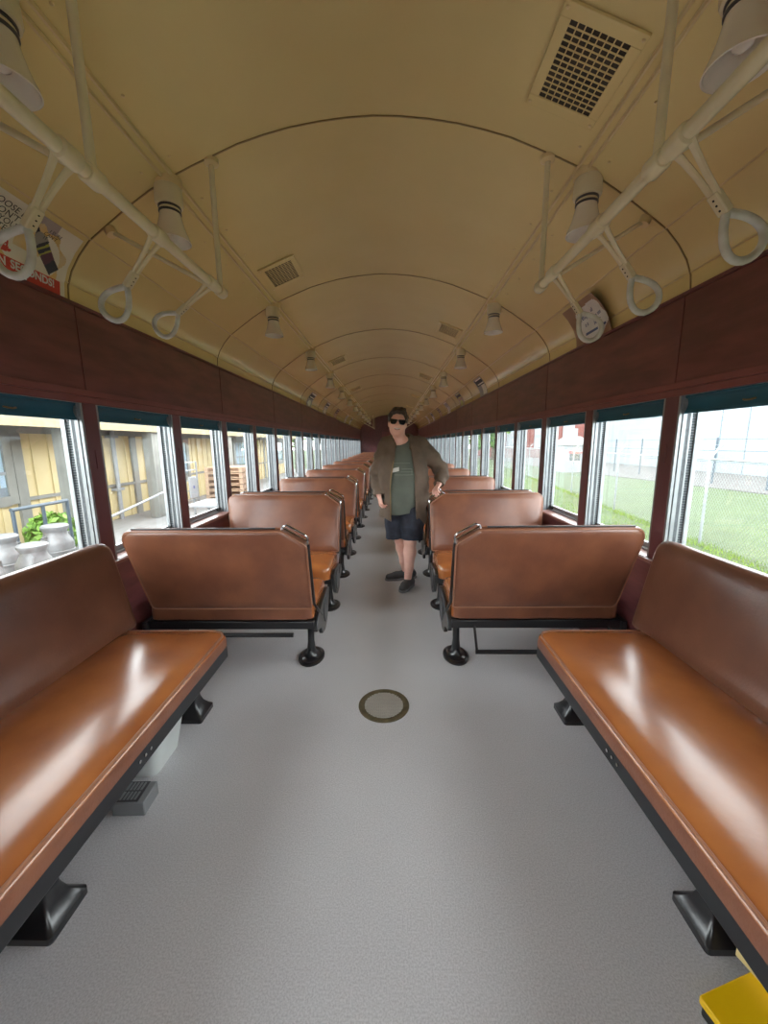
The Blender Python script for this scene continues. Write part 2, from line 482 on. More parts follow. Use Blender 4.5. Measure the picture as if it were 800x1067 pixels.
PED = .8306
protos = {}
for sx, side, xw, yb in ((1, 'left', -.465, 2.385), (-1, 'right', .495, 2.40)):
    for r in range(22):
        y = yb + r * PED
        if y > 19.9: break
        sy = 1 if r % 2 == 0 else -1
        face = 'turned away' if sy > 0 else 'facing the camera'
        lab = 'brown leather seat %s, %s row from the camera, %s of the aisle' % (face, ORD[r], side)
        raised = (sx > 0 and r == 0)
        key = (sx, sy, raised)
        if key not in protos:
            o = walkover(sx, sy, lab, raised); o['group'] = 'walkover seats along the %s of the aisle' % side
            o.location = (xw, y, 0); protos[key] = o
        else: dup(protos[key], (xw, y, 0), lab)

# ------------------------------------------------------------------ side benches
def bench(sx, label, off):
    """sx -1 left wall; y runs along the wall"""
    root = thing('side_bench', label, 'bench', (off, 0, 0))
    X = lambda v: Vector((v.x * sx, v.y, v.z))
    def B(mb, nm, m, parent=root, **k): return mb.build(nm, m, parent, xf=X, **k)
    ya, yb = -.34, 1.865
    o = rrect(.765, 1.345, ya, yb, .07)
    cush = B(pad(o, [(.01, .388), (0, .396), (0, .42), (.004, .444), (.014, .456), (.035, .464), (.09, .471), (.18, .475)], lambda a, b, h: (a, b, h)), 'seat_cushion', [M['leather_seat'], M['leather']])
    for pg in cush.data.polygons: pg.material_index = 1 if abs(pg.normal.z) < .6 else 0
    B(MB().tube([(.777, y, .4555) for y in (ya + .05, yb - .07)] + [(.80, yb - .028, .455), (.85, yb - .012, .455), (1.30, yb - .012, .455)], .0055, 8), 'piping', M['piping'], cush)
    bot = Vector((1.325, 0, .47)); top = Vector((1.415, 0, .915)); up = (top - bot).normalized(); L = (top - bot).length
    nrm = Vector((-up.z, 0, up.x)) ; t = .035
    PB = lambda a, b, h: bot + Vector((0, a, 0)) + up * b + nrm * h
    ol = roundpoly([(ya, -.03), (1.935, -.03), (1.935, L), (ya, L)], [.02, .02, .075, .02])
    B(pad(ol, [(.03, -t), (.006, -t + .006), (0, -t + .02), (0, t - .022), (.008, t - .008), (.025, t), (.07, t + .008)], PB), 'backrest', mat('leather_bench_back_shaded', (.18, .074, .042), .32, var=(.13, .05, .03), vscale=5, bump=.08, bscale=100, coat=.25))  # darker leather: the shade on the backs is put into its colour
    B(MB().box(.775, .80, ya, yb - .03, .325, .392), 'front_rail', M['blackbar'], bevel=.004)
    B(MB().box(.80, 1.33, yb - .055, yb - .03, .325, .392), 'end_rail', M['blackbar'], bevel=.004)
    B(MB().box(1.29, 1.32, ya, yb - .055, .325, .392), 'rear_rail', M['blackbar'])
    mb = MB()
    for y in (.28, .31, 1.12, 1.15, 1.18): mb.lathe([(.006, -.003), (.005, .001), (.002, .002)], (.774, y, .36), 8, 'x')
    B(mb, 'screw', M['chrome'])
    for y in (.04, .93, 1.82):
        hw = .072
        rings = []
        for (h, z) in ((hw, 0), (hw, .022), (hw - .008, .03), (hw - .016, .04), (.042, .062), (.034, .085), (.030, .10), (.028, .33)):
            rings.append([(.975 + a, y + b, z) for a, b in rrect(-h, h, -h, h, min(.012, h * .3), 3)])
        B(MB().loft(rings), 'pedestal', M['black'], smooth=30)
    return root
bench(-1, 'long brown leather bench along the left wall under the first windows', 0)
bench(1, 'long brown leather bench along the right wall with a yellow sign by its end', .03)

# ------------------------------------------------------------------ things on the floor
d = thing('floor_grille', 'round bronze floor grille set in the middle of the grey floor', 'floor grille', (.025, 1.897, 0))
MB().lathe([(.137, 0), (.137, .003), (.130, .006), (.112, .006), (.105, .003), (.105, 0)], n=48).build('rim', M['bronze'], d)
mb = MB()
for i in range(-9, 10):
    a = i * .011; h = math.sqrt(max(.104 ** 2 - a * a, 0))
    mb.box(a - .0028, a + .0028, -h, h, .0012, .0042); mb.box(-h, h, a - .0028, a + .0028, .001, .004)
mb.build('grating', M['grate'], d, smooth=0)
MB().lathe([(.105, 0.0003), (.105, .0008)], n=40).build('drain_well', M['well'], d)

b = thing('waste_bin', 'white plastic bin standing under the left bench', 'bin', (-1.06, 1.52, 0))
rings = []
for (hx, hy, z) in ((.115, .095, 0), (.122, .10, .01), (.165, .13, .24), (.17, .135, .245), (.17, .135, .26)):
    rings.append([(a, c, z) for a, c in rrect(-hx, hx, -hy, hy, .04, 5)])
for (hx, hy, z) in ((.16, .125, .26), (.155, .12, .24), (.112, .09, .012)):
    rings.append([(a, c, z) for a, c in rrect(-hx, hx, -hy, hy, .036, 5)])
MB().loft(rings).build('bin_body', M['white'], b)
MB().tube([(a, c, .252) for a, c in rrect(-.172, .172, -.137, .137, .042, 5)], .007, 8, closed=True).build('bin_rim', M['white'], b)

b = thing('heater_box', 'small grey metal box with slotted top on the floor under the left bench', 'heater', (-.945, 1.30, 0), .04)
MB().box(-.062, .062, -.05, .05, 0, .058).build('case', M['greymetal'], b, bevel=.004)
MB().box(-.056, .036, -.044, .046, .0575, .0605).build('top_plate', M['plate'], b)
mb = MB()
for i in range(6):
    for j in (0, 1): mb.box(-.052 + i * .014, -.044 + i * .014, -.038 + j * .042, -.002 + j * .042, .060, .0625)
mb.build('slats', M['greymetal'], b)
MB().tube([(-.06, -.02, .03), (-.1, -.03, .02), (-.14, -.01, .012), (-.2, .03, .01)], .006, 8).build('power_cord', M['dark'], b)

y = thing('floor_sign', 'yellow plastic folding sign lying on the floor beside the right bench', 'sign', (.822, .752, 0), .27)
MB().prism(rrect(0, .30, -.42, 0, .008, 3), .030, .050, 'z').build('upper_panel', M['yellow'], y, bevel=.003)
MB().prism(rrect(.004, .295, -.42, -.006, .008, 3), 0, .022, 'z').build('shadow_slab', M['dark'], y, bevel=.003)  # dark slab stands for the shadow beneath the yellow panel
MB().box(.02, .28, -.40, -.38, .018, .034).build('hinge', M['yellow'], y)
MB().box(.172, .186, -.12, .035, .049, .102).build('handle', M['yellowpale'], y, bevel=.003)

# ------------------------------------------------------------------ ceiling lamps
def lamp(sx, label):
    x = .97; z = ceil_z(x)
    r = thing('ceiling_lamp', label, 'lamp')
    z0 = 2.605 - z
    MB().lathe([(.064, .02), (.064, -.012), (.060, -.018)], (0, 0, 0), 24).build('base_plate', M['creamtrim'], r)
    MB().lathe([(.058, -.01), (.060, -.04), (.062, -.085), (.058, -.096), (.046, -.100)], (0, 0, 0), 24).build('socket', M['creampipe'], r)
    mb = MB()
    for zz in (-.102, -.122): mb.lathe([(.044, zz + .006), (.050, zz + .003), (.050, zz - .003), (.044, zz - .006)], (0, 0, 0), 24)
    mb.build('collar_ring', M['plate'], r)
    MB().lathe([(.044, -.095), (.046, -.112), (.044, -.13)], (0, 0, 0), 24).build('shade_holder', M['creampipe'], r)
    s = MB(); out = [(.045, -.126), (.050, -.15), (.058, -.18), (.068, -.21), (.078, -.234), (.081, -.244)]
    inn = [(a - .003, h) for a, h in reversed(out)]
    s.lathe(out + [(.083, -.248), (.080, -.250), (.078, -.247)] + inn, (0, 0, 0), 36)
    s.build('lamp_shade', M['shade'], r)
    MB().lathe([(.014, -.11), (.018, -.135), (.027, -.165), (.029, -.18), (.022, -.205), (.006, -.216)], (0, 0, 0), 20).build('bulb', M['shade'], r)
    return r
LY = [1.22, 2.05] + [2.05 + 1.655 * i for i in range(1, 12)]
for sx, side in ((-1, 'left'), (1, 'right')):
    first = None
    for i, yy in enumerate(LY):
        lab = 'ceiling lamp with white bell shade, %s from the camera in the %s row' % (ORD[i], side)
        loc = (sx * .97 + (.02 if sx > 0 else 0), yy, ceil_z(.97) + .0)
        if first is None: first = lamp(sx, lab); first.location = loc; first['group'] = 'lamps in the %s ceiling row' % side
        else: dup(first, loc, lab)

# ------------------------------------------------------------------ ceiling vents
def vent(label, loc, sx, hx=.105, hy=.14, nx=8, ny=13):
    r = thing('ceiling_vent', label, 'vent', loc)
    x = abs(loc[0]); sl = (ceil_z(x + .1) - ceil_z(x - .1)) / .2 * (1 if loc[0] > 0 else -1)
    r.rotation_euler = (0, -math.atan(sl), 0)
    f = MB(); a, b = hx + .038, hy + .045
    f.box(-a, a, -b, -hy, -.006, .004); f.box(-a, a, hy, b, -.006, .004); f.box(-a, -hx, -hy, hy, -.006, .004); f.box(hx, a, -hy, hy, -.006, .004)
    f.build('frame', M['cream'], r, smooth=0, bevel=.002)
    MB().box(-hx, hx, -hy, hy, -.001, .004).build('duct', mat('duct', (.06, .042, .024), .7, var=(.02, .015, .01), vscale=9), r, smooth=0)
    g = MB()
    for i in range(1, nx): u = -hx + 2 * hx * i / nx; g.box(u - .0022, u + .0022, -hy, hy, -.004, .001)
    for i in range(1, ny): u = -hy + 2 * hy * i / ny; g.box(-hx, hx, u - .0022, u + .0022, -.0036, .0005)
    g.build('grille', M['cream'], r, smooth=0)
    s = MB()
    for i in (-1, 1):
        for j in (-1, 1): s.lathe([(.007, -.005), (.005, -.009), (.001, -.01)], (i * (hx + .025), j * (hy + .028), 0), 8)
    s.build('screw', M['creamtrim'], r)
    return r
VY = [1.645 + 1.61 * i for i in range(9)]
for i, yy in enumerate(VY):
    s = 1 if i % 2 == 0 else -1
    xx = .755 * s
    lab = 'cream ceiling vent grille right of centre, %s vent from the camera' % ORD[i] if s > 0 else 'cream ceiling vent grille left of centre, %s vent from the camera' % ORD[i]
    vent(lab, (xx, yy, ceil_z(.755) - .007), s)

# ------------------------------------------------------------------ hand rails and straps
RZ = 2.14
RX = {-1: -.757, 1: .80}
def handrail(sx, ya, yb, poles, label, brackets):
    x = RX[sx]; r = thing('hand_rail', label, 'hand rail', (x, ya, RZ))
    O = Vector((x, ya, RZ)); T = lambda v: v - O
    MB().tube([(x, ya, RZ), (x, yb, RZ)], .019, 16).build('rail', M['creampipe'], r, xf=T)
    MB().lathe([(.021, yb - .03), (.023, yb - .025), (.023, yb), (.012, yb + .008)], (x, 0, RZ), 16, 'y').build('end_cap', M['creampipe'], r, xf=T)
    for yy in poles:
        zc = ceil_z(x)
        MB().tube([(x, yy, RZ), (x, yy, zc + .004)], .0125, 12).build('pole', M['creampipe'], r, xf=T)
        mb = MB().lathe([(.034, zc + .012), (.034, zc - .012), (.02, zc - .02)], (x, yy, 0), 12)
        mb.build('ceiling_flange', M['creamtrim'], r, xf=T)
        mb = MB().lathe([(.024, yy - .03), (.027, yy - .024), (.027, yy + .024), (.024, yy + .03)], (x, 0, RZ), 16, 'y')
        mb.build('tee_joint', M['creampipe'], r, xf=T)
        bx = sx * 1.27; bz = ceil_z(1.27)
        if brackets:
            mb = MB().tube([(x, yy, RZ + .0), (bx, yy, bz - .01)], .010, 10)
            mb.build('side_brace', M['creampipe'], r, xf=T)
            MB().tube([(bx - sx * .012, yy, bz - .03), (bx + sx * .004, yy, bz + .006)], .026, 12).build('brace_flange', M['creamtrim'], r, xf=T)
    return r
handrail(-1, -.38, 2.075, (.39, 1.22, 2.05), 'cream tubular hand rail hanging from the ceiling at the left, nearest the camera', True)
handrail(1, -.38, 2.075, (.39, 1.22, 2.05), 'cream tubular hand rail hanging from the ceiling at the right, nearest the camera', True)
handrail(-1, 18.6, 20.4, (18.65, 20.3), 'cream tubular hand rail far down the car on the left by the end wall', True)
handrail(1, 18.6, 20.4, (18.65, 20.3), 'cream tubular hand rail far down the car on the right behind the person', True)

def strap(sx, label, tilt):
    """rigid strap handle turned outwards about the rail by `tilt`; local -z runs down the strap, x outward"""
    r = thing('hand_strap', label, 'hand strap')
    r.rotation_euler = (0, -sx * tilt, 0)
    MB().lathe([(.0205, -.034), (.026, -.030), (.026, .030), (.0205, .034), (.0195, .034), (.0195, -.034)], (0, 0, 0), 18, 'y').build('collar', M['creampipe'], r)
    mb = MB()
    for s in (-1, 1):
        mb.tube([(0, s * .026, -.016), (0, s * .020, -.045), (0, s * .013, -.10), (0, s * .009, -.165)], .006, 8, rad=[.008, .0065, .006, .006], flat=1.5)
    mb.build('fork', M['creampipe'], r)
    MB().box(-.010, .010, -.016, .016, -.215, -.155).build('clamp_block', M['creampipe'], r, bevel=.004)
    mb = MB()
    for s in (-1, 1):
        for z in (-.17, -.185, -.20): mb.lathe([(.003, -.0112), (.002, .0125)], (0, 0, z), 6, 'x')
    mb.build('rivet', M['dark'], r)
    pts = []
    for i in range(28):
        a = 2 * PI * i / 28
        w = .064 * math.sin(a) * (math.sin(a / 2) ** .9)
        pts.append((w, 0, -.214 - .066 * (1 - math.cos(a))))
    MB().tube(pts, .0105, 10, closed=True).build('grip_loop', M['strap'], r)
    return r
for sx, side, ys, tilts in ((-1, 'left', (.50, 1.13, 1.53, 1.95), (.3, .66, .68, .92)), (1, 'right', (.50, 1.135, 1.52, 1.90), (.3, .70, .66, .65))):
    proto = None; n = 0
    for i, (yy, tl) in enumerate(zip(ys, tilts)):
        if i == 0: continue
        lab = 'white teardrop hand strap on the %s hand rail, %s from the camera' % (side, ORD[i - 1])
        r = strap(sx, lab, tl) if proto is None else dup(proto, (0, 0, 0), lab)
        r.location = (RX[sx], yy, RZ); r.rotation_euler = (0, -sx * tl if sx > 0 else tl, 0)
        r['group'] = 'hand straps on the %s rail' % side
        proto = proto or r
# ------------------------------------------------------------------ advertising cards in the cove
INK = dict(
    paper=mat('card_paper', (.78, .75, .66), .5, var=(.70, .67, .57)), orange=mat('card_orange', (.74, .48, .14), .5, var=(.62, .52, .33), vscale=9),
    red=mat('card_red', (.62, .055, .04), .5), navy=mat('card_navy', (.03, .035, .06), .5), violet=mat('card_violet', (.12, .045, .08), .5),
    lime=mat('card_lime', (.42, .42, .08), .5), grey=mat('card_grey', (.30, .29, .27), .5), lilac=mat('card_lilac', (.42, .36, .36), .5),
    black=mat('card_black', (.02, .02, .022), .6), blue=mat('card_blue', (.06, .09, .24), .5), tan=mat('card_tan', (.36, .22, .13), .55, var=(.30, .18, .11)),
    ink=mat('card_ink', (.015, .015, .018), .6), chalk=mat('card_white', (.74, .74, .74), .5), brown=mat('card_brown', (.06, .035, .025), .6))
ARC = [0]
for (a, b) in zip(PROF, PROF[1:]): ARC.append(ARC[-1] + math.hypot(b[0] - a[0], b[1] - a[1]))
def cove(sx, y, s, d):
    s = max(s, 0)
    for i in range(len(ARC) - 1):
        if s <= ARC[i + 1]:
            t = (s - ARC[i]) / (ARC[i + 1] - ARC[i]); a, b = PROF[i], PROF[i + 1]
            x = a[0] + (b[0] - a[0]) * t; z = a[1] + (b[1] - a[1]) * t
            tx, tz = b[0] - a[0], b[1] - a[1]; l = math.hypot(tx, tz)
            return Vector((sx * (x - tz / l * d), y, z + tx / l * d))
CS0, CH = .006, .285
def card(sx, ya, yb, label, paint, mats, nu=60, nv=34, lift=None, group=None):
    """paint(u,v)->material index, u 0..1 left to right as read, v 0..1 bottom to top"""
    r = thing('advertising_card', label, 'poster', (sx * 1.45, (ya + yb) / 2, 2.2), group=group)
    O = Vector(r.location)
    def P(u, v, d=.004):
        y = ya + (yb - ya) * (u if sx < 0 else 1 - u)
        if lift: d += lift(u, v)
        return cove(sx, y, CS0 + CH * v, d) - O
    vs = []; fs = []; mi = []
    for k, d in enumerate((.004, .0022)):
        for j in range(nv + 1):
            for i in range(nu + 1): vs.append(P(i / nu, j / nv, d))
    N = (nu + 1) * (nv + 1)
    for j in range(nv):
        for i in range(nu):
            a = j * (nu + 1) + i; q = (a, a + 1, a + nu + 2, a + nu + 1)
            fs.append(q); mi.append(paint((i + .5) / nu, (j + .5) / nv)); fs.append(tuple(N + x for x in reversed(q))); mi.append(0)
    edge = [j for j in range(nu + 1)] + [j * (nu + 1) + nu for j in range(1, nv + 1)] + [nv * (nu + 1) + j for j in range(nu - 1, -1, -1)] + [j * (nu + 1) for j in range(nv - 1, 0, -1)]
    for a, b in zip(edge, edge[1:] + edge[:1]): fs.append((a, N + a, N + b, b)); mi.append(0)
    mb = MB(); mb.v = [tuple(v) for v in vs]; mb.f = fs; mb.mi = mi
    mb.build('card_sheet', mats, r, smooth=60)
    wid = yb - ya
    def T(u0, v0, rot=0):
        c, s = math.cos(rot), math.sin(rot)
        return lambda x, y: P(u0 + (x * c - y * s) / wid, v0 + (x * s + y * c) / CH, .0052)
    return r, T

# near left card: spray bottle in an orange burst with red banner
def paint_near(u, v):
    x = u * .56 + .0; y = v * .285
    ux = (u - .0)
    if u > .985 or u < .01: return 0
    # speech bubble top left with lilac ground beneath it
    if (x - .17) ** 2 / .17 ** 2 + (y - .235) ** 2 / .085 ** 2 < 1: return 0
    if y < .062 and x < .535:
        return 1 if .014 < y else (0 if x < .36 else 1)
    # bottle: leaning to the right
    bx, by = x - .425, y - .155; a = -.80
    px, py = bx * math.cos(a) - by * math.sin(a), bx * math.sin(a) + by * math.cos(a)
    # bottle axis along py
    if abs(px) < .030 and -.095 < py < .055:
        if py > .035: return 5
        if .012 < py <= .022 or -.012 < py < -.004: return 6
        if py > -.012: return 3
        return 4 if py > -.052 else 3
    if abs(px) < .024 and .055 <= py < .082 and abs(px) < .03 - (py - .055) * .6: return 5
    if abs(px) < .011 and .08 <= py < .105: return 3
    if (x - .13) ** 2 / .16 ** 2 + (y - .088) ** 2 / .018 ** 2 < 1: return 1
    r2 = ((x - .37) / .16) ** 2 + ((y - .13) / .115) ** 2
    if .75 < r2 < 1.0 + .18 * math.sin(9 * math.atan2(y - .13, x - .37)): return 2
    if r2 < .75: return 0 if r2 < .45 and x > .42 else (2 if x < .41 and y > .12 and x > .29 else 0)
    if x < .28 and y < .2: return 2 if y > .105 else 0
    return 0 if x > .44 else 7
c, T = card(-1, 1.44, 2.0, 'colourful advertising card with a spray bottle and red banner in the left cove',
            paint_near, [INK[k] for k in ('paper', 'red', 'orange', 'navy', 'violet', 'grey', 'lime', 'lilac')], 130, 70)
for tx, u, v, s in (('LOOSE LI', .27, .90, .036), ("DON'T T", .29, .79, .036), ('YOU', .36, .685, .034), ('ATE', .33, .59, .034)):
    text_mesh(tx, s, T(u, v - .06, -.06), 'lettering', INK['ink'], c, shear=.15)
for tx, u, v in (('I SURE', .72, .83), ("CAN'T", .69, .765), ('IT', .70, .70)):
    text_mesh(tx, .022, T(u, v, -.06), 'lettering', INK['ink'], c, shear=.15)
text_mesh('therma', .062, T(.17, .33), 'lettering', INK['red'], c, bold=.001)
text_mesh('IN', .045, T(.40, .085), 'lettering', INK['chalk'], c, bold=.0015)
text_mesh('SECONDS!', .045, T(.515, .085), 'lettering', INK['chalk'], c, bold=.0015)

# near right card: tan sheet peeling at one edge, white burst with blue script
def paint_r(u, v):
    a = math.atan2(v - .42, u - .56); r = math.hypot((u - .56) / .38, (v - .42) / .46)
    return 1 if r < 1 + .10 * math.cos(5 * a + 1) else 0
lift_r = lambda u, v: .05 * max(0, (u - .72) / .28) ** 2 * (.4 + .6 * v)
c, T = card(1, 2.66, 3.17, 'tan card with a white burst and blue writing curling off the right cove', paint_r, [INK['tan'], INK['chalk']], 60, 36, lift_r)
for tx, u, v, s in (('Is', .30, .70, .034), ('Pretty', .24, .52, .052), ('it is', .34, .36, .034), ('to see', .62, .46, .036), ('all', .60, .62, .034), ('better', .56, .31, .036)):
    text_mesh(tx, s, T(u, v, .12), 'lettering', INK['blue'], c, shear=.25, bold=.0008)
mb = MB()
for (u0, v0, u1, v1) in ((.30, .16, .62, .20), (.66, .18, .84, .30)):
    f = T(u0, v0); w_ = .51
    mb.add([f(0, 0), f((u1 - u0) * w_, .004), f((u1 - u0) * w_, .022), f(0, .02)], [(0, 1, 2, 3)])
mb.build('ink_bar', INK['blue'], c, smooth=0)

# further cards
def paint_far(seed):
    R = random.Random(seed); th = R.uniform(.45, .62); k = R.choice((0, 1))
    def f(u, v):
        if u < .04 or u > .96 or v < .05 or v > .95: return 1
        if v > th: return 0 if (int(v * 14) % 3 or u < .2) else 2
        if k: return 2 if ((u - .5) / .3) ** 2 + ((v - .25) / .2) ** 2 < 1 else 3
        return 3 if u < .35 else (1 if u < .5 else 2)
    return f
FAR = [(-1, 7.45, 'dark'), (-1, 9.25, 'dark'), (-1, 11.0, 'brown'), (-1, 13.4, 'pale'), (-1, 15.0, 'grey'),
       (1, 5.95, 'dark'), (1, 7.75, 'yellow'), (1, 9.5, 'pale'), (1, 11.0, 'brown'), (1, 12.8, 'grey'), (1, 14.4, 'pale')]
PAL = dict(dark=('black', 'grey', 'paper', 'grey'), brown=('brown', 'brown', 'tan', 'tan'), pale=('grey', 'paper', 'lilac', 'tan'), grey=('black', 'lilac', 'grey', 'paper'), yellow=('black', 'grey', 'lime', 'tan'))
cnt = {-1: 0, 1: 0}
for sx, yy, pal in FAR:
    cnt[sx] += 1
    side = 'left' if sx < 0 else 'right'
    lab = 'small %s card in the %s cove, %s of the distant cards' % ({'pale': 'pale', 'dark': 'black and grey', 'brown': 'brown', 'grey': 'grey', 'yellow': 'black and yellow'}[pal], side, ORD[cnt[sx] - 1])
    card(sx, yy, yy + .46, lab, paint_far(yy), [INK[k] for k in PAL[pal]], 20, 16, group='distant cards in the %s cove' % side)

# ------------------------------------------------------------------ the person: distance-field modelling, surface nets
class Field:
    def __init__(s, lo, hi, h):
        s.lo = np.array(lo, np.float32); s.h = h
        s.n = tuple(int(round((b - a) / h)) + 1 for a, b in zip(lo, hi)); s.F = np.full(s.n, .2, np.float32)
    def region(s, a, b):
        i0 = [max(0, int((x - l) / s.h)) for x, l in zip(a, s.lo)]; i1 = [min(n, int((x - l) / s.h) + 2) for x, l, n in zip(b, s.lo, s.n)]
        sl = tuple(slice(p, q) for p, q in zip(i0, i1))
        g = np.meshgrid(*[s.lo[k] + s.h * np.arange(i0[k], i1[k], dtype=np.float32) for k in range(3)], indexing='ij')
        return sl, g
    def put(s, sl, d, k):
        f = s.F[sl]
        if k > 0:
            t = np.clip(k - np.abs(f - d), 0, None) / k
            s.F[sl] = np.minimum(f, d) - t * t * k * .25
        else: s.F[sl] = np.minimum(f, d)
    def cone(s, p, q, r0, r1, k=.015, sq=(1, 1, 1)):
        """tapered capsule; sq scales the cross-section by axis"""
        p = np.array(p, float); q = np.array(q, float); m = max(r0, r1) * max(sq) + k + .03
        sl, (X, Y, Z) = s.region(np.minimum(p, q) - m, np.maximum(p, q) + m)
        d = q - p; L2 = max((d * d).sum(), 1e-9)
        t = np.clip(((X - p[0]) * d[0] + (Y - p[1]) * d[1] + (Z - p[2]) * d[2]) / L2, 0, 1)
        dist = np.sqrt(((X - p[0] - t * d[0]) / sq[0]) ** 2 + ((Y - p[1] - t * d[1]) / sq[1]) ** 2 + ((Z - p[2] - t * d[2]) / sq[2]) ** 2)
        s.put(sl, (dist - (r0 + (r1 - r0) * t)) * min(sq), k); return s
    def chain(s, pts, k=.015, sq=(1, 1, 1)):
        for (p, r0), (q, r1) in zip(pts, pts[1:]): s.cone(p, q, r0, r1, k, sq)
        return s
    def ell(s, c, r, k=.015, rot=None):
        m = max(r) + k + .03
        sl, (X, Y, Z) = s.region([a - m for a in c], [a + m for a in c])
        P = np.stack([X - c[0], Y - c[1], Z - c[2]])
        if rot is not None: P = np.tensordot(np.array(rot.transposed()), P, 1)
        q = np.sqrt((P[0] / r[0]) ** 2 + (P[1] / r[1]) ** 2 + (P[2] / r[2]) ** 2)
        s.put(sl, (q - 1) * min(r), k); return s
    def grid(s):
        return np.meshgrid(*[s.lo[k] + s.h * np.arange(s.n[k], dtype=np.float32) for k in range(3)], indexing='ij')
    def mesh(s, name, m, parent, smooth=1):
        F = s.F; n = F.shape; I = F < 0
        c = [I[a:n[0] - 1 + a, b:n[1] - 1 + b, d:n[2] - 1 + d] for a in (0, 1) for b in (0, 1) for d in (0, 1)]
        tot = sum(x.astype(np.int8) for x in c); act = (tot > 0) & (tot < 8)
        idx = np.argwhere(act); vid = np.full(act.shape, -1, np.int64); vid[act] = np.arange(len(idx))
        acc = np.zeros((len(idx), 3)); cntr = np.zeros(len(idx))
        for ax in range(3):
            o = [k for k in range(3) if k != ax]
            for a in (0, 1):
                for b in (0, 1):
                    i = idx.copy(); i[:, o[0]] += a; i[:, o[1]] += b; j = i.copy(); j[:, ax] += 1
                    f0 = F[tuple(i.T)]; f1 = F[tuple(j.T)]; cr = (f0 < 0) != (f1 < 0)
                    t = np.where(cr, f0 / np.where(cr, f0 - f1, 1), 0); q = i.astype(float); q[:, ax] += t
                    acc[cr] += q[cr]; cntr[cr] += 1
        V = acc / cntr[:, None] * s.h + s.lo
        faces = []
        for ax in range(3):
            o = [(ax + 1) % 3, (ax + 2) % 3]
            sl0 = [slice(None)] * 3; sl1 = [slice(None)] * 3; sl0[ax] = slice(0, -1); sl1[ax] = slice(1, None)
            A = I[tuple(sl0)]; B = I[tuple(sl1)]; e = np.argwhere(A != B)
            e = e[(e[:, o[0]] > 0) & (e[:, o[1]] > 0) & (e[:, o[0]] < n[o[0]] - 1) & (e[:, o[1]] < n[o[1]] - 1)]
            def at(da, db):
                w_ = e.copy(); w_[:, o[0]] -= da; w_[:, o[1]] -= db; return vid[tuple(w_.T)]
            q = np.stack([at(1, 1), at(0, 1), at(0, 0), at(1, 0)], 1)
            ins = A[tuple(e.T)]; q[~ins] = q[~ins][:, ::-1]
            faces.append(q)
        Q = np.concatenate(faces)
        # laplacian smoothing
        for _ in range(smooth):
            S = np.zeros_like(V); C = np.zeros(len(V))
            for a in range(4):
                b = (a + 1) % 4
                np.add.at(S, Q[:, a], V[Q[:, b]]); np.add.at(C, Q[:, a], 1); np.add.at(S, Q[:, b], V[Q[:, a]]); np.add.at(C, Q[:, b], 1)
            V = V * .5 + .5 * S / np.maximum(C, 1)[:, None]
        me = bpy.data.meshes.new(name); me.from_pydata(V.tolist(), [], Q.tolist())
        me.materials.append(m); me.polygons.foreach_set('use_smooth', [True] * len(me.polygons))
        o = bpy.data.objects.new(name, me); COL.objects.link(o); o.parent = parent
        return o

SKIN = mat('skin', (.84, .50, .40), .5, var=(.79, .43, .34), vscale=14)
HAIR = mat('hair', (.06, .034, .022), .5, var=(.035, .02, .014), vscale=60, bump=.4, bscale=120)
JACK = mat('jacket_cloth', (.165, .112, .078), .8, var=(.11, .075, .052), vscale=7, bump=.3, bscale=25)
SHIRT = mat('shirt_cloth', (.125, .138, .112), .85, var=(.10, .112, .09), vscale=8, bump=.15, bscale=30)
SHORT = mat('shorts_cloth', (.026, .03, .048), .8, var=(.012, .014, .024), vscale=18, bump=.3, bscale=25)
SHOE = mat('shoe_cloth', (.075, .075, .08), .7, bump=.2, bscale=150)
SOLE = mat('shoe_sole', (.24, .24, .25), .6)
LENS = mat('lens', (.008, .008, .010), .12, coat=.5)
MOUTH = mat('lips', (.42, .13, .11), .45); TEETH = mat('teeth', (.75, .70, .62), .35)
man = thing('person', 'person in sunglasses, open brown jacket, green T-shirt and dark shorts standing in the aisle', 'person', (.19, 3.72, 0))
HC = Vector((-.055, -.035, 1.575)); HR = Matrix.Rotation(.10, 3, 'Y') @ Matrix.Rotation(-.06, 3, 'X')
def hd(x, y, z): return tuple(HC + HR @ Vector((x, y, z)))
H_ = .005
b = Field((-.36, -.30, -.005), (.46, .32, 1.74), H_)
# trunk
b.chain([((0, .02, .90), .125), ((0, .0, 1.02), .125), ((0, -.005, 1.15), .125), ((0, .01, 1.28), .12), ((-.005, .02, 1.36), .085)], .05, (1.35, .95, 1))
b.chain([((-.15, .03, 1.375), .055), ((.15, .03, 1.375), .055)], .05)
b.cone((-.02, .015, 1.38), (-.048, -.008, 1.50), .064, .056, .04)
# head
b.ell(hd(0, .018, .035), (.078, .094, .092), .02, HR)
b.ell(hd(0, -.020, -.035), (.073, .074, .084), .035, HR)
b.ell(hd(0, -.055, -.088), (.032, .028, .026), .03, HR)
for s in (-1, 1):
    b.ell(hd(s * .040, -.055, -.020), (.026, .024, .026), .03, HR)          # cheeks
    b.ell(hd(s * .032, -.066, .030), (.032, .016, .012), .02, HR)           # brows
    b.ell(hd(s * .079, .018, -.002), (.010, .020, .032), .006, HR)          # ears
b.cone(hd(0, -.080, .022), hd(0, -.104, -.018), .010, .013, .012)
for s in (-1, 1): b.ell(hd(s * .012, -.092, -.022), (.010, .011, .008), .008)
b.cone(hd(-.020, -.083, -.052), hd(.020, -.083, -.052), .007, .007, .008)
b.cone(hd(-.016, -.080, -.062), hd(.016, -.080, -.062), .008, .008, .008)
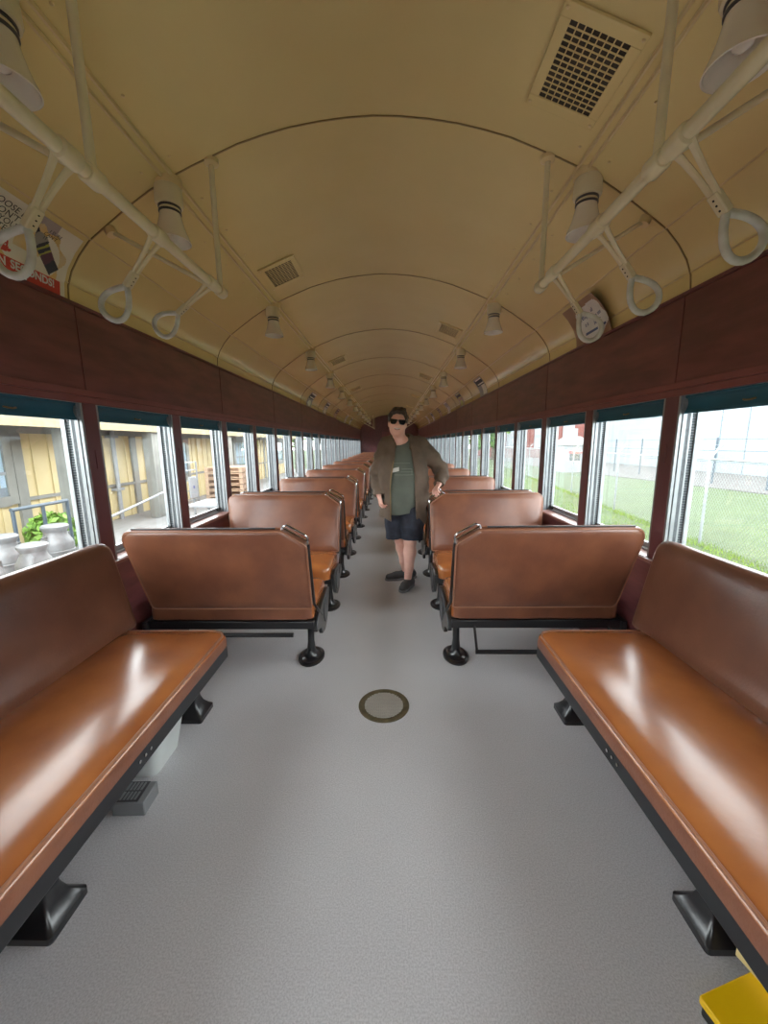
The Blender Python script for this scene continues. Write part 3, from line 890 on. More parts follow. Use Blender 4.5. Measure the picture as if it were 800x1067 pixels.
# arms
RA = [((-.165, .03, 1.36), .058), ((-.215, .06, 1.24), .050), ((-.245, .07, 1.12), .041), ((-.245, .01, 1.03), .042), ((-.235, -.06, .925), .028)]
LA = [((.165, .03, 1.36), .058), ((.27, .065, 1.26), .050), ((.352, .08, 1.155), .041), ((.36, .0, 1.09), .042), ((.335, -.08, 1.025), .028)]
b.chain(RA, .02); b.chain(LA, .02)
def hand(F, wrist, fwd, palm_n, side, curl, size=1.0, thumb_out=.9):
    """fwd: along the fingers, palm_n: out of the palm, side: +1 thumb lies along cross(fwd,palm_n)"""
    f = Vector(fwd).normalized(); n_ = Vector(palm_n); n_ = (n_ - f * n_.dot(f)).normalized(); t = f.cross(n_) * side
    w0 = Vector(wrist); S = size
    P = lambda a, b_, c: w0 + f * a * S + t * b_ * S + n_ * c * S
    for bb in (-.026, -.009, .009, .026):
        F.cone(P(.0, bb * .6, 0), P(.085, bb, 0), .015 * S, .0125 * S, .012)
    for bb, L in ((.031, .070), (.0105, .078), (-.0105, .072), (-.030, .056)):
        p = P(.085, bb, 0); ang = 0; r = .0092 * S
        for seg, (fr, cu) in enumerate(((.45, curl[0]), (.30, curl[1]), (.25, curl[2]))):
            ang += cu; d = f * math.cos(ang) + n_ * math.sin(ang)
            q = p + d * L * fr * S; F.cone(p, q, r, r * .93, .003); p = q; r *= .93
    p = P(.025, .028, .006); q = P(.055, .050, .02); F.cone(p, q, .0135 * S, .0115 * S, .008)
    d = (f * .75 + n_ * .6 - t * .15 * thumb_out).normalized(); q2 = q + d * .034 * S; F.cone(q, q2, .0112 * S, .0098 * S, .003)
    d2 = (f * .55 + n_ * .75 - t * .35).normalized(); F.cone(q2, q2 + d2 * .026 * S, .0098 * S, .0085 * S, .003)
hand(b, (-.233, -.068, .915), (.22, -.30, -.92), (.85, .35, .1), -1, (.5, .75, .5))
hand(b, (.327, -.095, 1.018), (-.42, -.75, -.42), (.15, -.45, -.85), -1, (.45, .9, .6))
# legs
RL = [((-.085, .03, .88), .105), ((-.065, .05, .66), .082), ((-.035, .075, .47), .056), ((-.012, .115, .35), .057), ((.01, .155, .20), .042), ((.025, .175, .10), .036)]
LL = [((.085, .0, .88), .105), ((.075, -.03, .66), .082), ((.062, -.05, .47), .058), ((.060, -.035, .35), .060), ((.050, -.06, .20), .043), ((.042, -.075, .10), .037)]
b.chain(RL, .025); b.chain(LL, .025)
# feet inside the shoes
FEET = [((.10, .205), (-.16, .128)), ((.068, -.03), (-.02, -.195))]
for (hx, hy), (tx, ty) in FEET: b.chain([((hx * .95 + tx * .05, hy * .95 + ty * .05, .05), .030), ((hx * .45 + tx * .55, hy * .45 + ty * .55, .04), .026), ((hx * .1 + tx * .9, hy * .1 + ty * .9, .032), .020)], .02)
b.mesh('body', SKIN, man, 1)

# shirt
f = Field((-.36, -.30, .66), (.36, .32, 1.50), .006)
f.chain([((.0, .015, .74), .140), ((0, .0, .90), .138), ((0, -.012, 1.05), .140), ((0, -.008, 1.15), .138), ((0, .005, 1.28), .132), ((-.005, .02, 1.36), .098)], .05, (1.36, 1.0, 1))
f.chain([((-.13, .03, 1.368), .062), ((.13, .03, 1.368), .062)], .05)
X, Y, Z = f.grid()
f.F = np.maximum(f.F, .738 + .012 * np.sin(X * 16) - Z)
f.F = np.maximum(f.F, -(np.sqrt(((X + .04) / 1.0) ** 2 + ((Y + .035) / .95) ** 2 + ((Z - 1.455) * 1.0) ** 2) - .088))      # neckline
shirt = f.mesh('t_shirt', SHIRT, man, 1)
# jacket
f = Field((-.40, -.32, .56), (.50, .34, 1.52), .006)
f.chain([((.0, .02, .70), .165), ((0, .01, .90), .160), ((0, .0, 1.05), .158), ((0, .002, 1.15), .155), ((0, .012, 1.28), .150), ((-.005, .025, 1.37), .115)], .05, (1.42, 1.02, 1))
f.chain([((-.15, .035, 1.378), .080), ((.15, .035, 1.378), .080)], .05)
X, Y, Z = f.grid()
inner = f.F + .016
fold = .006 * np.sin(Z * 14 + X * 30) * np.sin(X * 45 + 1)
xl = -.118 + .05 * np.clip((Z - 1.1) / .32, 0, 1) - .01 * np.sin(Z * 9)
xr = .098 - .045 * np.clip((Z - 1.1) / .32, 0, 1) + .02 * np.clip((.95 - Z) / .3, 0, 1)
opening = np.maximum(np.maximum(xl - X, X - xr), Y - .02)
f.F = np.maximum(f.F + fold, -inner)
f.F = np.maximum(f.F, -opening)
hem = .655 + .035 * np.clip(-X / .2, -1, 1) + .012 * np.sin(X * 22)
f.F = np.maximum(f.F, hem - Z)
# neck hole
f.F = np.maximum(f.F, -(np.sqrt((X + .035) ** 2 + (Y + .0) ** 2) - .082 + np.clip(1.36 - Z, 0, 1)))
f.chain([((-.15, .035, 1.38), .078), ((-.20, .055, 1.27), .074), ((-.252, .075, 1.125), .068), ((-.252, .02, 1.03), .060), ((-.237, -.066, .905), .046)], .03)
f.chain([((.155, .035, 1.38), .080), ((.265, .07, 1.27), .076), ((.358, .085, 1.155), .070), ((.368, .01, 1.095), .062), ((.326, -.096, 1.016), .048)], .03)
# cut the cuffs
for c_, d_ in (((-.236, -.068, .912), (.08, -.5, -.86)), ((.325, -.098, 1.018), (-.35, -.80, -.45))):
    d_ = np.array(d_) / np.linalg.norm(d_); pl = (X - c_[0]) * d_[0] + (Y - c_[1]) * d_[1] + (Z - c_[2]) * d_[2]
    near = np.sqrt((X - c_[0]) ** 2 + (Y - c_[1]) ** 2 + (Z - c_[2]) ** 2) - .075
    f.F = np.maximum(f.F, -np.maximum(-pl, near))
    # hollow cuff
    ax = np.sqrt(np.maximum((X - c_[0]) ** 2 + (Y - c_[1]) ** 2 + (Z - c_[2]) ** 2 - pl ** 2, 0))
    f.F = np.maximum(f.F, -np.maximum(ax - .036, np.abs(pl) - .03))
f.F += (.004 * np.sin(Z * 75 + Y * 40) * np.clip((np.abs(X) - .2) / .05, 0, 1)).astype(np.float32)
# collar and hood behind the neck
f.chain([((-.088, -.075, 1.36), .024), ((-.105, -.01, 1.42), .030), ((-.07, .085, 1.455), .036), ((.0, .105, 1.46), .038), ((.06, .08, 1.45), .036), ((.085, -.01, 1.41), .030), ((.06, -.085, 1.35), .024)], .02)
jk = f.mesh('jacket', JACK, man, 1)
MB().tube([(-.122, -.155, .70), (-.124, -.163, .85), (-.126, -.160, 1.0), (-.116, -.155, 1.12), (-.085, -.135, 1.28)], .005, 6).build('zip', M['brass'], jk)
# shorts
f = Field((-.30, -.26, .42), (.30, .30, .95), .006)
f.chain([((0, .02, .80), .125), ((0, .02, .90), .122)], .03, (1.32, 1.0, 1))
f.chain([((-.080, .03, .82), .118), ((-.070, .055, .62), .112), ((-.062, .065, .42), .108)], .03)
f.chain([((.085, .0, .82), .118), ((.085, -.02, .62), .110), ((.082, -.03, .42), .106)], .03)
X, Y, Z = f.grid()
solid = f.F.copy()
f.F = np.maximum(f.F + .004 * np.sin(X * 50 + Z * 18), .475 + .012 * np.sin(X * 12 + 1) - Z)
f.F = np.maximum(f.F, -np.maximum(solid + .012, Z - .60))
f.F = np.maximum(f.F, Z - .925)
f.mesh('shorts', SHORT, man, 1)
# shoes
for (hx, hy), (tx, ty) in FEET:
    f = Field((min(hx, tx) - .08, min(hy, ty) - .08, -.004), (max(hx, tx) + .08, max(hy, ty) + .08, .16), .004)
    h = Vector((hx, hy, 0)); t_ = Vector((tx, ty, 0)); d = t_ - h
    A = lambda u, z: tuple(h + d * u + Vector((0, 0, z)))
    f.chain([(A(0, .05), .042), (A(.3, .055), .042), (A(.65, .042), .042), (A(.95, .036), .034)], .02)
    f.chain([(A(.05, .05), .043), (A(.12, .105), .043)], .02)
    X, Y, Z = f.grid(); f.F = np.maximum(f.F, .018 - Z); f.F = np.maximum(f.F, Z - .118)
    up_ = f.mesh('shoe', SHOE, man, 1)
    f = Field((min(hx, tx) - .08, min(hy, ty) - .08, -.004), (max(hx, tx) + .08, max(hy, ty) + .08, .06), .004)
    f.chain([(A(-.02, .02), .044), (A(.3, .02), .042), (A(.65, .02), .047), (A(.97, .02), .037)], .02)
    X, Y, Z = f.grid(); f.F = np.maximum(np.maximum(f.F, .001 - Z), Z - .022)
    f.mesh('shoe_sole', SOLE, up_, 0)
# hair
f = Field((-.22, -.20, 1.46), (.12, .15, 1.78), .004)
f.ell(hd(0, .024, .050), (.093, .108, .098), 0, HR)
X, Y, Z = f.grid(); P_ = np.tensordot(np.array(HR.transposed()), np.stack([X - HC.x, Y - HC.y, Z - HC.z]), 1)
f.F = np.maximum(f.F, -np.maximum(P_[1] + .040, P_[2] - .086 - .10 * P_[0] + 2.5 * P_[0] ** 2))          # clear the face, hairline
f.F = np.maximum(f.F, -(P_[2] + .050 + .6 * np.clip(-P_[1], -.05, .1)))                                   # nape
f.F = np.maximum(f.F, -np.maximum(np.maximum(np.abs(P_[1] - .012) - .022, P_[2] - .028), .06 - np.abs(P_[0])))   # round the ears
for (x, y, z, r) in ((.050, -.052, .098, .026), (.020, -.064, .108, .026), (-.015, -.066, .112, .024), (-.045, -.055, .102, .024), (.074, -.022, .07, .022), (-.070, -.022, .07, .020), (.03, -.02, .132, .034), (-.025, -.01, .130, .034)):
    f.ell(hd(x, y, z), (r, r * .9, r * .62), .02, HR)
f.F = f.F + (.0035 * np.sin(P_[0] * 130 + P_[1] * 60 + 2 * np.sin(P_[2] * 60)) * np.sin(P_[1] * 80 + P_[2] * 50)).astype(np.float32)
f.mesh('hair', HAIR, man, 1)
# sunglasses, mouth
HX = lambda v: Vector(hd(*v))
g = MB()
for s in (-1, 1):
    ol = roundpoly([(s * .006, .030), (s * .068, .034), (s * .071, .010), (s * .058, -.014), (s * .018, -.012), (s * .007, .012)], [.006, .008, .01, .012, .012, .006])
    g.loft([[(x, -.096 + abs(x) * .28, z) for x, z in ol], [(x, -.100 + abs(x) * .28, z) for x, z in ol]])
sg = g.build('sunglasses', LENS, man, xf=HX)
g = MB().tube([(-.012, -.100, .020), (0, -.103, .022), (.012, -.100, .020)], .004, 6)
for s in (-1, 1): g.tube([(s * .060, -.082, .026), (s * .078, -.05, .022), (s * .083, .015, .016)], .0035, 6)
g.build('glasses_frame', M['dark'], sg, xf=HX)
MB().tube([(-.036, -.074, -.042), (-.018, -.090, -.054), (0, -.095, -.058), (.018, -.090, -.054), (.036, -.074, -.042)], .006, 8, rad=[.003, .007, .008, .007, .003]).build('lips', MOUTH, man, xf=HX)
MB().tube([(-.026, -.090, -.0470), (0, -.1015, -.0545), (.026, -.090, -.0470)], .0035, 6, rad=[.003, .0055, .003]).build('teeth', TEETH, man, xf=HX)
# print and name sticker on the shirt, laid on the chest surface
def chest(x, z): return Vector((x, -.0, z))
from mathutils.bvhtree import BVHTree
bv = BVHTree.FromPolygons([v.co[:] for v in shirt.data.vertices], [p_.vertices[:] for p_ in shirt.data.polygons])
def onchest(x, z, d=.003):
    hit = bv.ray_cast(Vector((x, -.6, z)), Vector((0, 1, 0)))
    return (hit[0] if hit[0] else Vector((x, -.15, z))) + Vector((0, -d, 0))
def patch(name, x0, x1, z0, z1, m, parent, n=6, slant=0):
    mb = MB(); vs = []; fs = []
    for d in (.004, -.002):
        for j in range(n + 1):
            for i in range(n + 1):
                x = x0 + (x1 - x0) * i / n; vs.append(onchest(x, z0 + (z1 - z0) * j / n + slant * (x - x0), d))
    N = (n + 1) ** 2
    for j in range(n):
        for i in range(n):
            a = j * (n + 1) + i; fs.append((a, a + 1, a + n + 2, a + n + 1)); fs.append((N + a + n + 1, N + a + n + 2, N + a + 1, N + a))
    e = list(range(n + 1)) + [j * (n + 1) + n for j in range(1, n + 1)] + [n * (n + 1) + j for j in range(n - 1, -1, -1)] + [j * (n + 1) for j in range(n - 1, 0, -1)]
    for a, c2 in zip(e, e[1:] + e[:1]): fs.append((a, N + a, N + c2, c2))
    return mb.add(vs, fs).build(name, m, parent, smooth=60)
FADE = mat('shirt_print', (.22, .245, .21), .85)
patch('name_sticker', -.105, -.045, 1.135, 1.172, mat('sticker', (.72, .72, .68), .5), shirt, slant=.25)
for (x0, x1, z0, z1) in ((-.095, .055, 1.218, 1.222), (-.09, .085, 1.112, 1.117), (-.105, -.095, 1.19, 1.205), (-.02, .075, 1.165, 1.170), (-.03, .08, 1.14, 1.144), (.07, .075, 1.12, 1.17)):
    patch('shirt_print', x0, x1, z0, z1, FADE, shirt, 4)

# ------------------------------------------------------------------ outside
GZ = -.95
GRASS = mat('lawn', (.056, .086, .022), .9, var=(.038, .062, .015), vscale=1.2, bump=.6, bscale=9, detail=8)
GRAVEL = mat('gravel', (.12, .112, .108), .9, var=(.085, .08, .076), vscale=3, detail=8)
YEL = mat('yellow_boards', (.58, .48, .27), .6, var=(.52, .425, .235), vscale=2)
TRIMG = mat('grey_trim', (.235, .235, .215), .6, var=(.19, .19, .175), vscale=4)
PIPEG = mat('blue_grey_rail', (.06, .085, .11), .45)
GALV = mat('galvanised', (.30, .32, .33), .5, .2, var=(.22, .24, .25), vscale=12)
MILK = mat('milk_can', (.22, .228, .235), .42, .12, var=(.15, .15, .15), vscale=9)
RUST = mat('rust', (.20, .10, .06), .7, var=(.30, .26, .23), vscale=12)
WHITE = mat('white_paint', (.30, .315, .33), .5)
TANKW = mat('tank_white', (.22, .255, .28), .5)
BRICK = mat('brick', (.20, .07, .055), .8, var=(.15, .052, .042), vscale=8)
WOODP = mat('pallet_wood', (.48, .33, .22), .7, var=(.38, .25, .16), vscale=8)
DECKM = mat('deck_wood', (.26, .26, .26), .7, var=(.20, .20, .20), vscale=3, stretch=(8, 1, 1))
REDP = mat('red_paint', (.5, .06, .05), .5)
LEAF = [mat('leaf_a', (.12, .24, .04), .6, var=(.07, .16, .025), vscale=3), mat('leaf_b', (.20, .33, .05), .6, var=(.12, .24, .035), vscale=3), mat('leaf_c', (.07, .15, .035), .6, var=(.045, .10, .025), vscale=2)]
BARK = mat('bark', (.10, .075, .055), .9)
WG = glass('building_glass', (.9, .94, .96), .02)

def bumpy_plane(x0, x1, y0, y1, z, n, amp):
    R = random.Random(3); mb = MB(); nx, ny = n; vs = []; fs = []
    for j in range(ny + 1):
        for i in range(nx + 1):
            e = 0 if i in (0, nx) or j in (0, ny) else R.uniform(-amp, amp)
            vs.append((x0 + (x1 - x0) * i / nx, y0 + (y1 - y0) * j / ny, z + e))
    for j in range(ny):
        for i in range(nx): a = j * (nx + 1) + i; fs.append((a, a + 1, a + nx + 2, a + nx + 1))
    return mb.add(vs, fs)
struct(bumpy_plane(-70, 120, -40, 160, GZ - .02, (60, 60), .01).build('ground', GRASS))
struct(MB().box(-3.2, 3.0, -20, 60, GZ - .02, GZ + .03).build('gravel_bed', mat('ballast', (.50, .48, .45), .9, var=(.38, .36, .34), vscale=12), smooth=0))  # out of view; ballast toned pale to bounce daylight up to the ceiling
struct(MB().prism([(17.5, 10), (60, -5), (60, 90), (14.3, 90), (14.3, 34)], GZ - .03, GZ + .02, 'z').build('gravel_lot', GRAVEL, smooth=0))

# grass tufts along the strip by the fence
R = random.Random(5); mb = MB()
for i in range(9000):
    yy = R.uniform(1.5, 26); fx = 6.1 + .13 * yy
    x = R.uniform(3.2, fx + .1) if R.random() < .65 else fx + R.uniform(-.25, .2)
    h = R.uniform(.03, .10); a = R.uniform(0, 2 * PI); w_ = .009; dx, dy = math.cos(a), math.sin(a); lx, ly = R.uniform(-.03, .03), R.uniform(-.03, .03)
    z = GZ - .02
    mb.add([(x - dx * w_, yy - dy * w_, z), (x + dx * w_, yy + dy * w_, z), (x + lx, yy + ly, z + h)], [(0, 1, 2)])
tag(mb.build('grass_blades', mat('grass_blade', (.19, .29, .034), .7, var=(.15, .235, .028), vscale=2), smooth=0), 'short bright green grass along the fence outside the right windows', 'grass', kind='stuff')

# chain link fence
FX = lambda y: 6.1 + .13 * y
fe = thing('chain_link_fence', 'grey chain-link fence with barbed wire across the lawn outside the right windows', 'fence', (FX(9.2), 9.2, GZ))
O = Vector(fe.location); XF = lambda v: v - O
FY0, FY1, FT = 2.5, 38, .98
mb = MB()
def wire(y, dirn, far):
    n = 2; st = (FT - .03 - GZ) / n; r = .0032 if not far else .004
    pts = []
    z0 = GZ + .02; z1 = FT - .02; dy = (z1 - z0) * .85 * dirn
    ya, yb = y, y + dy
    p = Vector((FX(ya), ya, z0)); q = Vector((FX(yb), yb, z1))
    t = (q - p).normalized(); a = Vector((1, 0, 0)); b2 = t.cross(a).normalized()
    rings = []
    for c in (p, q): rings.append([c + a * r * math.cos(k * 2 * PI / 3) + b2 * r * math.sin(k * 2 * PI / 3) for k in range(3)])
    mb.loft(rings, caps=False)
y_ = FY0
while y_ < FY1:
    far = y_ > 16; stp = .085 if not far else .13
    wire(y_, 1, far); wire(y_ + 1.6, -1, far); y_ += stp
o = mb.build('mesh_wire', GALV, fe, xf=XF, smooth=0)
for y_ in np.arange(4.35, 38, 4.6):
    y_ = float(y_); x = FX(y_)
    MB().tube([(x, y_, GZ - .05), (x, y_, FT + .02), (x + .02, y_, FT + .06), (x + .22, y_, FT + .32)], .03, 10, rad=[.03, .03, .024, .02]).build('post', GALV, fe, xf=XF)
MB().tube([(FX(FY0), FY0, FT), (FX(FY1), FY1, FT)], .02, 8).build('top_rail', GALV, fe, xf=XF)
for k in range(3):
    u = (k + 1) / 3
    MB().tube([(FX(FY0) + .02 + .2 * u, FY0, FT + .06 + .26 * u), (FX(FY1) + .02 + .2 * u, FY1, FT + .06 + .26 * u)], .004, 5).build('barbed_wire', GALV, fe, xf=XF)
# inner fence of the tank yard
fe = thing('yard_fence', 'low dark post and wire fence before the white building', 'fence', (17.6, 20, GZ)); O2 = Vector(fe.location); XF2 = lambda v: v - O2
for i in range(9):
    yy = 12 + i * 3.2; xx = 17.6 + .02 * i
    MB().tube([(xx, yy, GZ - .05), (xx, yy, GZ + 2.5)], .05, 8).build('post', PIPEG, fe, xf=XF2)
for z in (1.2, 1.8, 2.4): MB().tube([(17.6, 12, GZ + z), (17.76, 12 + 8 * 3.2, GZ + z)], .02, 6).build('rail', PIPEG, fe, xf=XF2)

# white storage building with a red stripe
bw = thing('white_building', 'big plain white metal building beyond the fence outside the near right windows', 'building', (34, 20, GZ))
O3 = Vector(bw.location); XF3 = lambda v: v - O3
mb = MB().box(24, 44, -18, 46, GZ - .05, 6.5)
for i in range(24): mb.box(23.94, 24, -17 + i * 2.2, -16.9 + i * 2.2, GZ, 6.5)
mb.build('wall', TANKW, bw, xf=XF3, smooth=0)
MB().box(23.5, 44.5, -18.5, 46.5, 6.5, 6.8).build('roof', TRIMG, bw, xf=XF3, smooth=0)
mb = MB()
for z in (3.6, 3.95): mb.tube([(23.9, 30 + i * 1.35, z + .012 * (i - 5) ** 2) for i in range(11)], .05, 6)
mb.build('red_stripe', REDP, bw, xf=XF3)
# kiosk
k = thing('kiosk', 'small white shed with a hipped roof beyond the fence on the right', 'shed', (14.4, 31.5, GZ))
MB().box(-.95, .95, -.9, .9, -.03, 2.1).build('wall', WHITE, k, smooth=0)
MB().loft([[(-1.2, -1.15, 2.1), (1.2, -1.15, 2.1), (1.2, 1.15, 2.1), (-1.2, 1.15, 2.1)], [(-.45, -.4, 2.75), (.45, -.4, 2.75), (.45, .4, 2.75), (-.45, .4, 2.75)]]).build('roof', TRIMG, k, smooth=0)
MB().box(-.28, .28, -.28, .28, 2.75, 3.35).build('cupola', WHITE, k, smooth=0)
MB().box(-.5, .3, -.93, -.9, .9, 1.7).build('window', M['dark'], k, smooth=0)
MB().box(-.6, .45, -.97, -.92, 1.45, 1.6).build('red_sign', REDP, k, smooth=0)
# brick building
bb = thing('brick_building', 'red brick building with white window bands far beyond the right fence', 'building', (28, 66, GZ)); O4 = Vector(bb.location); XF4 = lambda v: v - O4
MB().box(16, 46, 60, 74, GZ - .05, 9).build('wall', BRICK, bb, xf=XF4, smooth=0)
for i in range(6): MB().box(17.5 + i * 4.2, 19.2 + i * 4.2, 59.92, 60.02, .5, 8.5).build('window', WHITE, bb, xf=XF4, smooth=0)
MB().box(15.6, 46.4, 59.6, 74.4, 9, 9.4).build('roof', TRIMG, bb, xf=XF4, smooth=0)
lp = thing('light_pole', 'tall pale lamp post beside the white building outside the nearest right window', 'lamp post', (19.5, 18.2, GZ))
MB().tube([(0, 0, -.05), (0, 0, 4.2)], .06, 8).build('pole', GALV, lp)
MB().tube([(0, 0, 4.15), (-.5, -.3, 4.3), (-1.0, -.6, 4.3)], .035, 6).build('arm', GALV, lp)
MB().box(-1.25, -.95, -.75, -.5, 4.24, 4.34).build('lamp_head', GALV, lp)

def foliage(mb, c, r, n, size, R):
    for i in range(n):
        while True:
            p = Vector((R.uniform(-1, 1), R.uniform(-1, 1), R.uniform(-1, 1)))
            if .25 < p.length < 1: break
        q = Vector(c) + Vector((p.x * r[0], p.y * r[1], p.z * r[2]))
        u = Vector((R.gauss(0, 1), R.gauss(0, 1), R.gauss(0, 1))).normalized(); v = u.cross(Vector((R.gauss(0, 1), R.gauss(0, 1), R.gauss(0, 1)))).normalized()
        s = size * R.uniform(.6, 1.3)
        mb.add([q - u * s, q + v * s * .5, q + u * s, q - v * s * .5], [(0, 1, 2, 3)])
def tree(loc, h, cr, leaf, label, seed, size=.16, n=1500, group=None):
    R = random.Random(seed); t = thing('tree', label, 'tree', loc, group=group)
    MB().tube([(0, 0, -.05), (.05, 0, h * .3), (0, .06, h * .65)], .1, 8, rad=[.03 * h, .022 * h, .01 * h]).build('trunk', BARK, t)
    mb = MB()
    for i in range(6):
        a = R.uniform(0, 2 * PI); d = cr * R.uniform(.2, .6)
        foliage(mb, (d * math.cos(a), d * math.sin(a), h * R.uniform(.42, .85)), (cr * .6, cr * .6, h * .2), n // 6, size, R)
    mb.build('crown', leaf, t, smooth=0)
RT = [(11.2, 46, 6.5, 2.6), (14.0, 54, 8, 3.2), (9.4, 58, 7, 2.8), (12.2, 67.5, 9, 2.3), (7.0, 75, 8, 2.8), (6.5, 86, 9, 3.5)]
for i, (x, y_, h, c) in enumerate(RT):
    tree((x, y_, GZ), h, c, LEAF[i % 3], 'leafy green tree far beyond the right windows, %s of the line counted from the camera' % ORD[i], 20 + i, .3, 1300, 'trees beyond the right windows')
LT = [(-8.6, 33, 7, 2.6), (-6.2, 42, 7.5, 3), (-11.5, 51, 9, 3.0), (-4.2, 62, 8, 2.6), (-9.5, 76, 10, 4)]
for i, (x, y_, h, c) in enumerate(LT):
    tree((x, y_, GZ), h, c, LEAF[(i + 1) % 3], 'leafy green tree far beyond the left windows, %s of the line counted from the camera' % ORD[i], 40 + i, .3, 1300, 'trees beyond the left windows')

# left: station platform deck, yellow building
DZ = -.22
struct(MB().box(-6.3, -3.2, -3, 26, DZ - .12, DZ).build('platform_deck', DECKM, smooth=0))
struct(MB().box(-6.3, -3.25, -3, 26, GZ - .03, DZ - .121).build('platform_base', TRIMG, smooth=0))
BX = -6.1
yb = thing('yellow_building', 'yellow board and batten station building outside the left windows', 'building', (BX - 2, 10, DZ)); O5 = Vector(yb.location); XF5 = lambda v: v - O5
mb = MB().box(BX - 6, BX, -4, 23, GZ, 1.8)
for i in range(79):
    mb.box(BX, BX + .025, -3.9 + i * .34, -3.86 + i * .34, DZ, 1.8)
mb.build('wall', YEL, yb, xf=XF5, smooth=0)
mb = MB()
mb.box(BX, BX + .045, -4, 23, 1.62, 1.74); mb.box(BX, BX + .04, -4, 23, .50, .56)
for yy in (6.35, 9.3, 13.6, 19.0): mb.box(BX, BX + .05, yy - .09, yy + .09, DZ, 1.7)
mb.build('grey_trim', TRIMG, yb, xf=XF5, smooth=0)
def bwindow(y0, y1, z0, z1):
    mb = MB()
    for a, b_, c, d in ((y0 - .14, y0, z0 - .14, z1 + .14), (y1, y1 + .14, z0 - .14, z1 + .14), (y0, y1, z1, z1 + .14), (y0, y1, z0 - .16, z0)):
        mb.box(BX, BX + .06, a, b_, c, d)
    fr = mb.build('window', TRIMG, yb, xf=XF5, smooth=0)
    MB().box(BX + .004, BX + .02, y0, y1, z0, z1).build('blind', mat('pale_curtain', (.62, .72, .82), .6), fr, xf=XF5, smooth=0)
    MB().box(BX + .030, BX + .034, y0, y1, z0, z1).build('pane', WG, fr, xf=XF5, smooth=0)
    mm = MB(); mz = z0 + (z1 - z0) * .42
    mm.box(BX + .022, BX + .045, y0, y1, mz - .025, mz + .025); mm.box(BX + .022, BX + .045, (y0 + y1) / 2 - .02, (y0 + y1) / 2 + .02, z0, mz)
    mm.box(BX + .020, BX + .028, y0, y1, z0, z0 + .14)
    mm.build('muntin', WHITE, fr, xf=XF5, smooth=0)
bwindow(4.2, 6.1, .62, 1.48); bwindow(10.6, 11.7, .5, 1.48); bwindow(15.4, 16.6, .5, 1.48); bwindow(21, 22.2, .5, 1.48)
MB().prism([(BX - 6.5, 1.9), (BX - 3, 2.5), (BX + .95, 1.78), (BX + .95, 1.84), (BX - 3, 2.6), (BX - 6.5, 2.0)], -4.5, 23.3, 'y').build('roof', TRIMG, yb, xf=XF5, smooth=0)
for yy, hw in ((6.46, .138), (8.88, .23), (12.9, .13), (17.4, .12), (22.5, .12)):
    f_ = MB().box(-5.42, -5.2, yy - hw, yy + hw, DZ, 1.80).build('porch_post', TRIMG, yb, xf=XF5, bevel=.01)
MB().box(BX + .92, BX + .98, -4.5, 23.3, 1.69, 1.82).build('fascia', mat('cream_boards', (.32, .265, .15), .6), yb, xf=XF5, smooth=0)
dp = MB().tube([(BX + .09, 8.55, 1.8), (BX + .09, 8.55, DZ)], .045, 10)
for z in (.45, 1.6): dp.box(BX + .0, BX + .15, 8.44, 8.66, z - .03, z + .03)
dp.build('drain_pipe', WHITE, yb, xf=XF5)

# railing of the platform
ra = thing('pipe_railing', 'dark blue-grey pipe railing behind the milk cans outside the left window', 'railing', (-4.55, 5.0, DZ))
MB().tube([(0, -.42, .86), (0, .42, .86)], .024, 8).build('top_rail', PIPEG, ra)
for yy in (-.4, 0.02, .41): MB().tube([(0, yy, 0), (0, yy, .86)], .022, 8).build('post', PIPEG, ra)
MB().tube([(0, -.4, .12), (0, .41, .12)], .018, 8).build('bottom_rail', PIPEG, ra)
rb = thing('hand_railing', 'pale sloping hand rail outside the second left window', 'railing', (-4.0, 6.2, DZ))
MB().tube([(0, -1.05, .56), (0, 0, .70), (0, 1.1, .86)], .02, 8).build('top_rail', GALV, rb)
for yy, z in ((-1, .57), (1.05, .85)): MB().tube([(0, yy, 0), (0, yy, z)], .02, 8).build('post', GALV, rb)
MB().box(-.06, .06, .95, 1.15, .50, .78).build('orange_tag', mat('orange_tag', (.7, .28, .18), .6), rb, bevel=.004)
rc = thing('step_railing', 'pale railing of thin bars outside the third left window', 'railing', (-4.95, 9.4, DZ))
for z in (.25, .5, .75, 1.0, 1.2): MB().tube([(0, -.6, z), (0, .6, z)], .014, 6).build('bar', GALV, rc)
for yy in (-.6, .6): MB().tube([(0, yy, 0), (0, yy, 1.2)], .02, 8).build('post', GALV, rc)

# milk cans
def can(loc, s, label, rust=False, lidoff=0):
    c = thing('milk_can', label, 'milk can', loc, group='milk cans on the platform'); R_ = .165 * s; Hh = .62 * s
    MB().lathe([(R_ * .97, 0), (R_, .012), (R_, .30 * s), (R_ * 1.03, .305 * s), (R_ * 1.03, .32 * s), (R_, .325 * s), (R_, .40 * s), (R_ * .94, .43 * s), (R_ * .74, .495 * s), (R_ * .69, .52 * s), (R_ * .69, .55 * s)], n=28).build('can_body', MILK, c)
    MB().lathe([(R_ * .70, .545 * s), (R_ * .76, .57 * s), (R_ * .83, .59 * s), (R_ * .83, .61 * s), (R_ * .72, .625 * s), (R_ * .2, .615 * s)], n=28).build('lid', RUST if rust else MILK, c)
    for sg_ in (-1, 1):
        MB().tube([(0, sg_ * R_ * .95, .42 * s), (0, sg_ * R_ * 1.18, .44 * s), (0, sg_ * R_ * 1.15, .50 * s), (0, sg_ * R_ * .80, .50 * s)], .010, 8).build('handle', MILK, c)
    return c
can((-4.15, 4.70, DZ), 1.05, 'silver milk can with a pale lid, rightmost of the cans outside the left window')
can((-4.30, 4.18, DZ), 1.03, 'milk can with a rusty brown lid, standing behind the others outside')
can((-3.72, 3.92, DZ), .98, 'silver milk can in front of the rusty-lidded can outside the left window').rotation_euler = (0, 0, .7)
